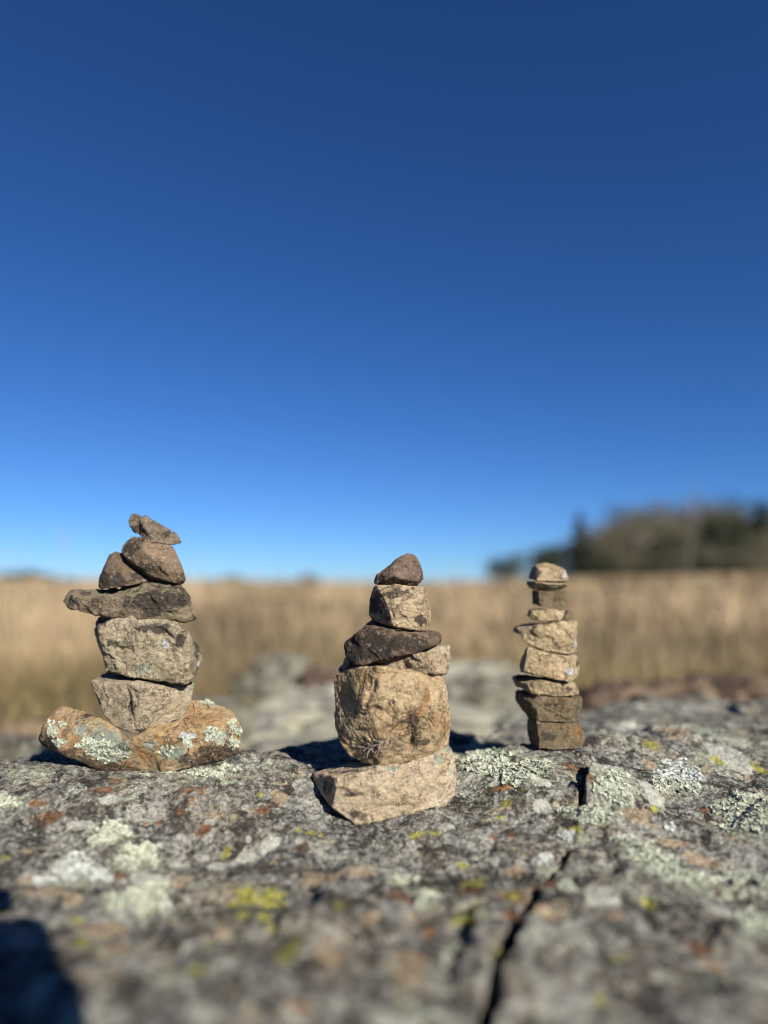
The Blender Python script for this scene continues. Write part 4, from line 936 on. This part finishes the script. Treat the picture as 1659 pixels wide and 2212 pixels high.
box('phone_body', (.036, 0, -.018), (.078, .009, .160), M_phone, ph)
box('camera_bump', (.002, .0050, .0), (.014, .003, .05), M_phone, ph, .001)
tag(ph, 'black phone held low on the rock, its shadow falls at the lower left', 'phone')
def skin_obj(name, V0, E, rad, mat, parent=None):
    m = bpy.data.meshes.new(name); m.from_pydata(V0, E, []); o = bpy.data.objects.new(name, m); COL.objects.link(o)
    o.modifiers.new('k', 'SKIN'); 
    for v, r0 in zip(m.skin_vertices[0].data, rad): v.radius = (r0, r0*.85)
    m.skin_vertices[0].data[0].use_root = True
    sb = o.modifiers.new('s', 'SUBSURF'); sb.levels = 2; sb.render_levels = 2
    m2 = bpy.data.meshes.new_from_object(o.evaluated_get(bpy.context.evaluated_depsgraph_get())); bpy.data.objects.remove(o)
    m2.polygons.foreach_set('use_smooth', np.full(len(m2.polygons), True)); m2.materials.clear(); m2.materials.append(mat)
    return link(name, m2, parent)
HV = [(.10,-.36,.02),(.08,-.24,.04),(.055,-.13,.06),(.030,-.075,.064),(.008,-.045,.074),(.036,-.045,.076)]; HE = [(0,1),(1,2),(2,3),(3,4),(3,5)]; HR = [.042,.038,.030,.027,.020,.020]
def chain(st, pts, r0):
    prev = st
    for i, p_ in enumerate(pts):
        HV.append(p_); HE.append((prev, len(HV)-1)); HR.append(r0*(1-.12*i)); prev = len(HV)-1
for k, (xx, dz) in enumerate(((-.018,0),(.004,.004),(.026,.003),(.047,-.003))):
    chain(4 if k < 2 else 5, [(xx,-.034,.086+dz),(xx,-.010,.080+dz),(xx,.006,.064+dz),(xx+.001,.008,.046+dz)], .0092)
chain(3, [(.070,-.060,.050),(.078,-.035,.035),(.072,-.022,.018)], .0105)
HV = [(a_-.010, b_, c_+.028) for a_, b_, c_ in HV]
hand = skin_obj('person', HV, HE, HR, M_skin)
tag(hand, 'bare forearm and hand gripping the black phone from its left side', 'person')

# ================================================================== LIGHT, SKY, CAMERA
w = bpy.data.worlds.new('World'); sc.world = w; w.use_nodes = True; nt = w.node_tree; bg = nt.nodes['Background']
sky = nt.nodes.new('ShaderNodeTexSky'); sky.sky_type = 'NISHITA'; sky.sun_disc = False
sky.sun_elevation = EL; sky.sun_rotation = math.atan2(SUN.x, SUN.y)
sky.altitude = 2200; sky.air_density = 1.0; sky.dust_density = .25; sky.ozone_density = 3.5
sep = nt.nodes.new('ShaderNodeSeparateColor'); cmb = nt.nodes.new('ShaderNodeCombineColor'); nt.links.new(sky.outputs[0], sep.inputs[0])
for i, (k_, g_) in enumerate(((.46, 1.19), (.67, 1.08), (1.0, 1.04))):      # a deep, very clear autumn sky
    a_ = nt.nodes.new('ShaderNodeMath'); a_.operation = 'POWER'; a_.inputs[1].default_value = g_; nt.links.new(sep.outputs[i], a_.inputs[0])
    b_ = nt.nodes.new('ShaderNodeMath'); b_.operation = 'MULTIPLY'; b_.inputs[1].default_value = k_*10*.1**g_; nt.links.new(a_.outputs[0], b_.inputs[0])
    nt.links.new(b_.outputs[0], cmb.inputs[i])
nt.links.new(cmb.outputs[0], bg.inputs[0]); bg.inputs[1].default_value = .059
sl = bpy.data.lights.new('sun', 'SUN'); sl.energy = 5.0; sl.angle = R(.5); sl.color = (1, .93, .82)
so = link('sun', sl); so.rotation_euler = SUN.to_track_quat('Z', 'Y').to_euler(); so.location = SUN*5
cam = bpy.data.cameras.new('camera'); co_ = link('camera', cam); co_.location = (0, 0, 0); co_.rotation_euler = (R(90)+TILT, 0, 0)
cam.sensor_fit = 'VERTICAL'; cam.sensor_height = 36; cam.lens = 36*FPX/2212; cam.clip_start = .01; cam.clip_end = 3000
cam.dof.use_dof = True; cam.dof.focus_distance = .484; cam.dof.aperture_fstop = cam.lens/13.0; cam.dof.aperture_blades = 0
sc.camera = co_
sc.render.engine = 'CYCLES'; sc.cycles.filter_width = 1.05
sc.view_settings.view_transform = 'Standard'; sc.view_settings.look = 'None'; sc.view_settings.exposure = .86; sc.view_settings.gamma = 1
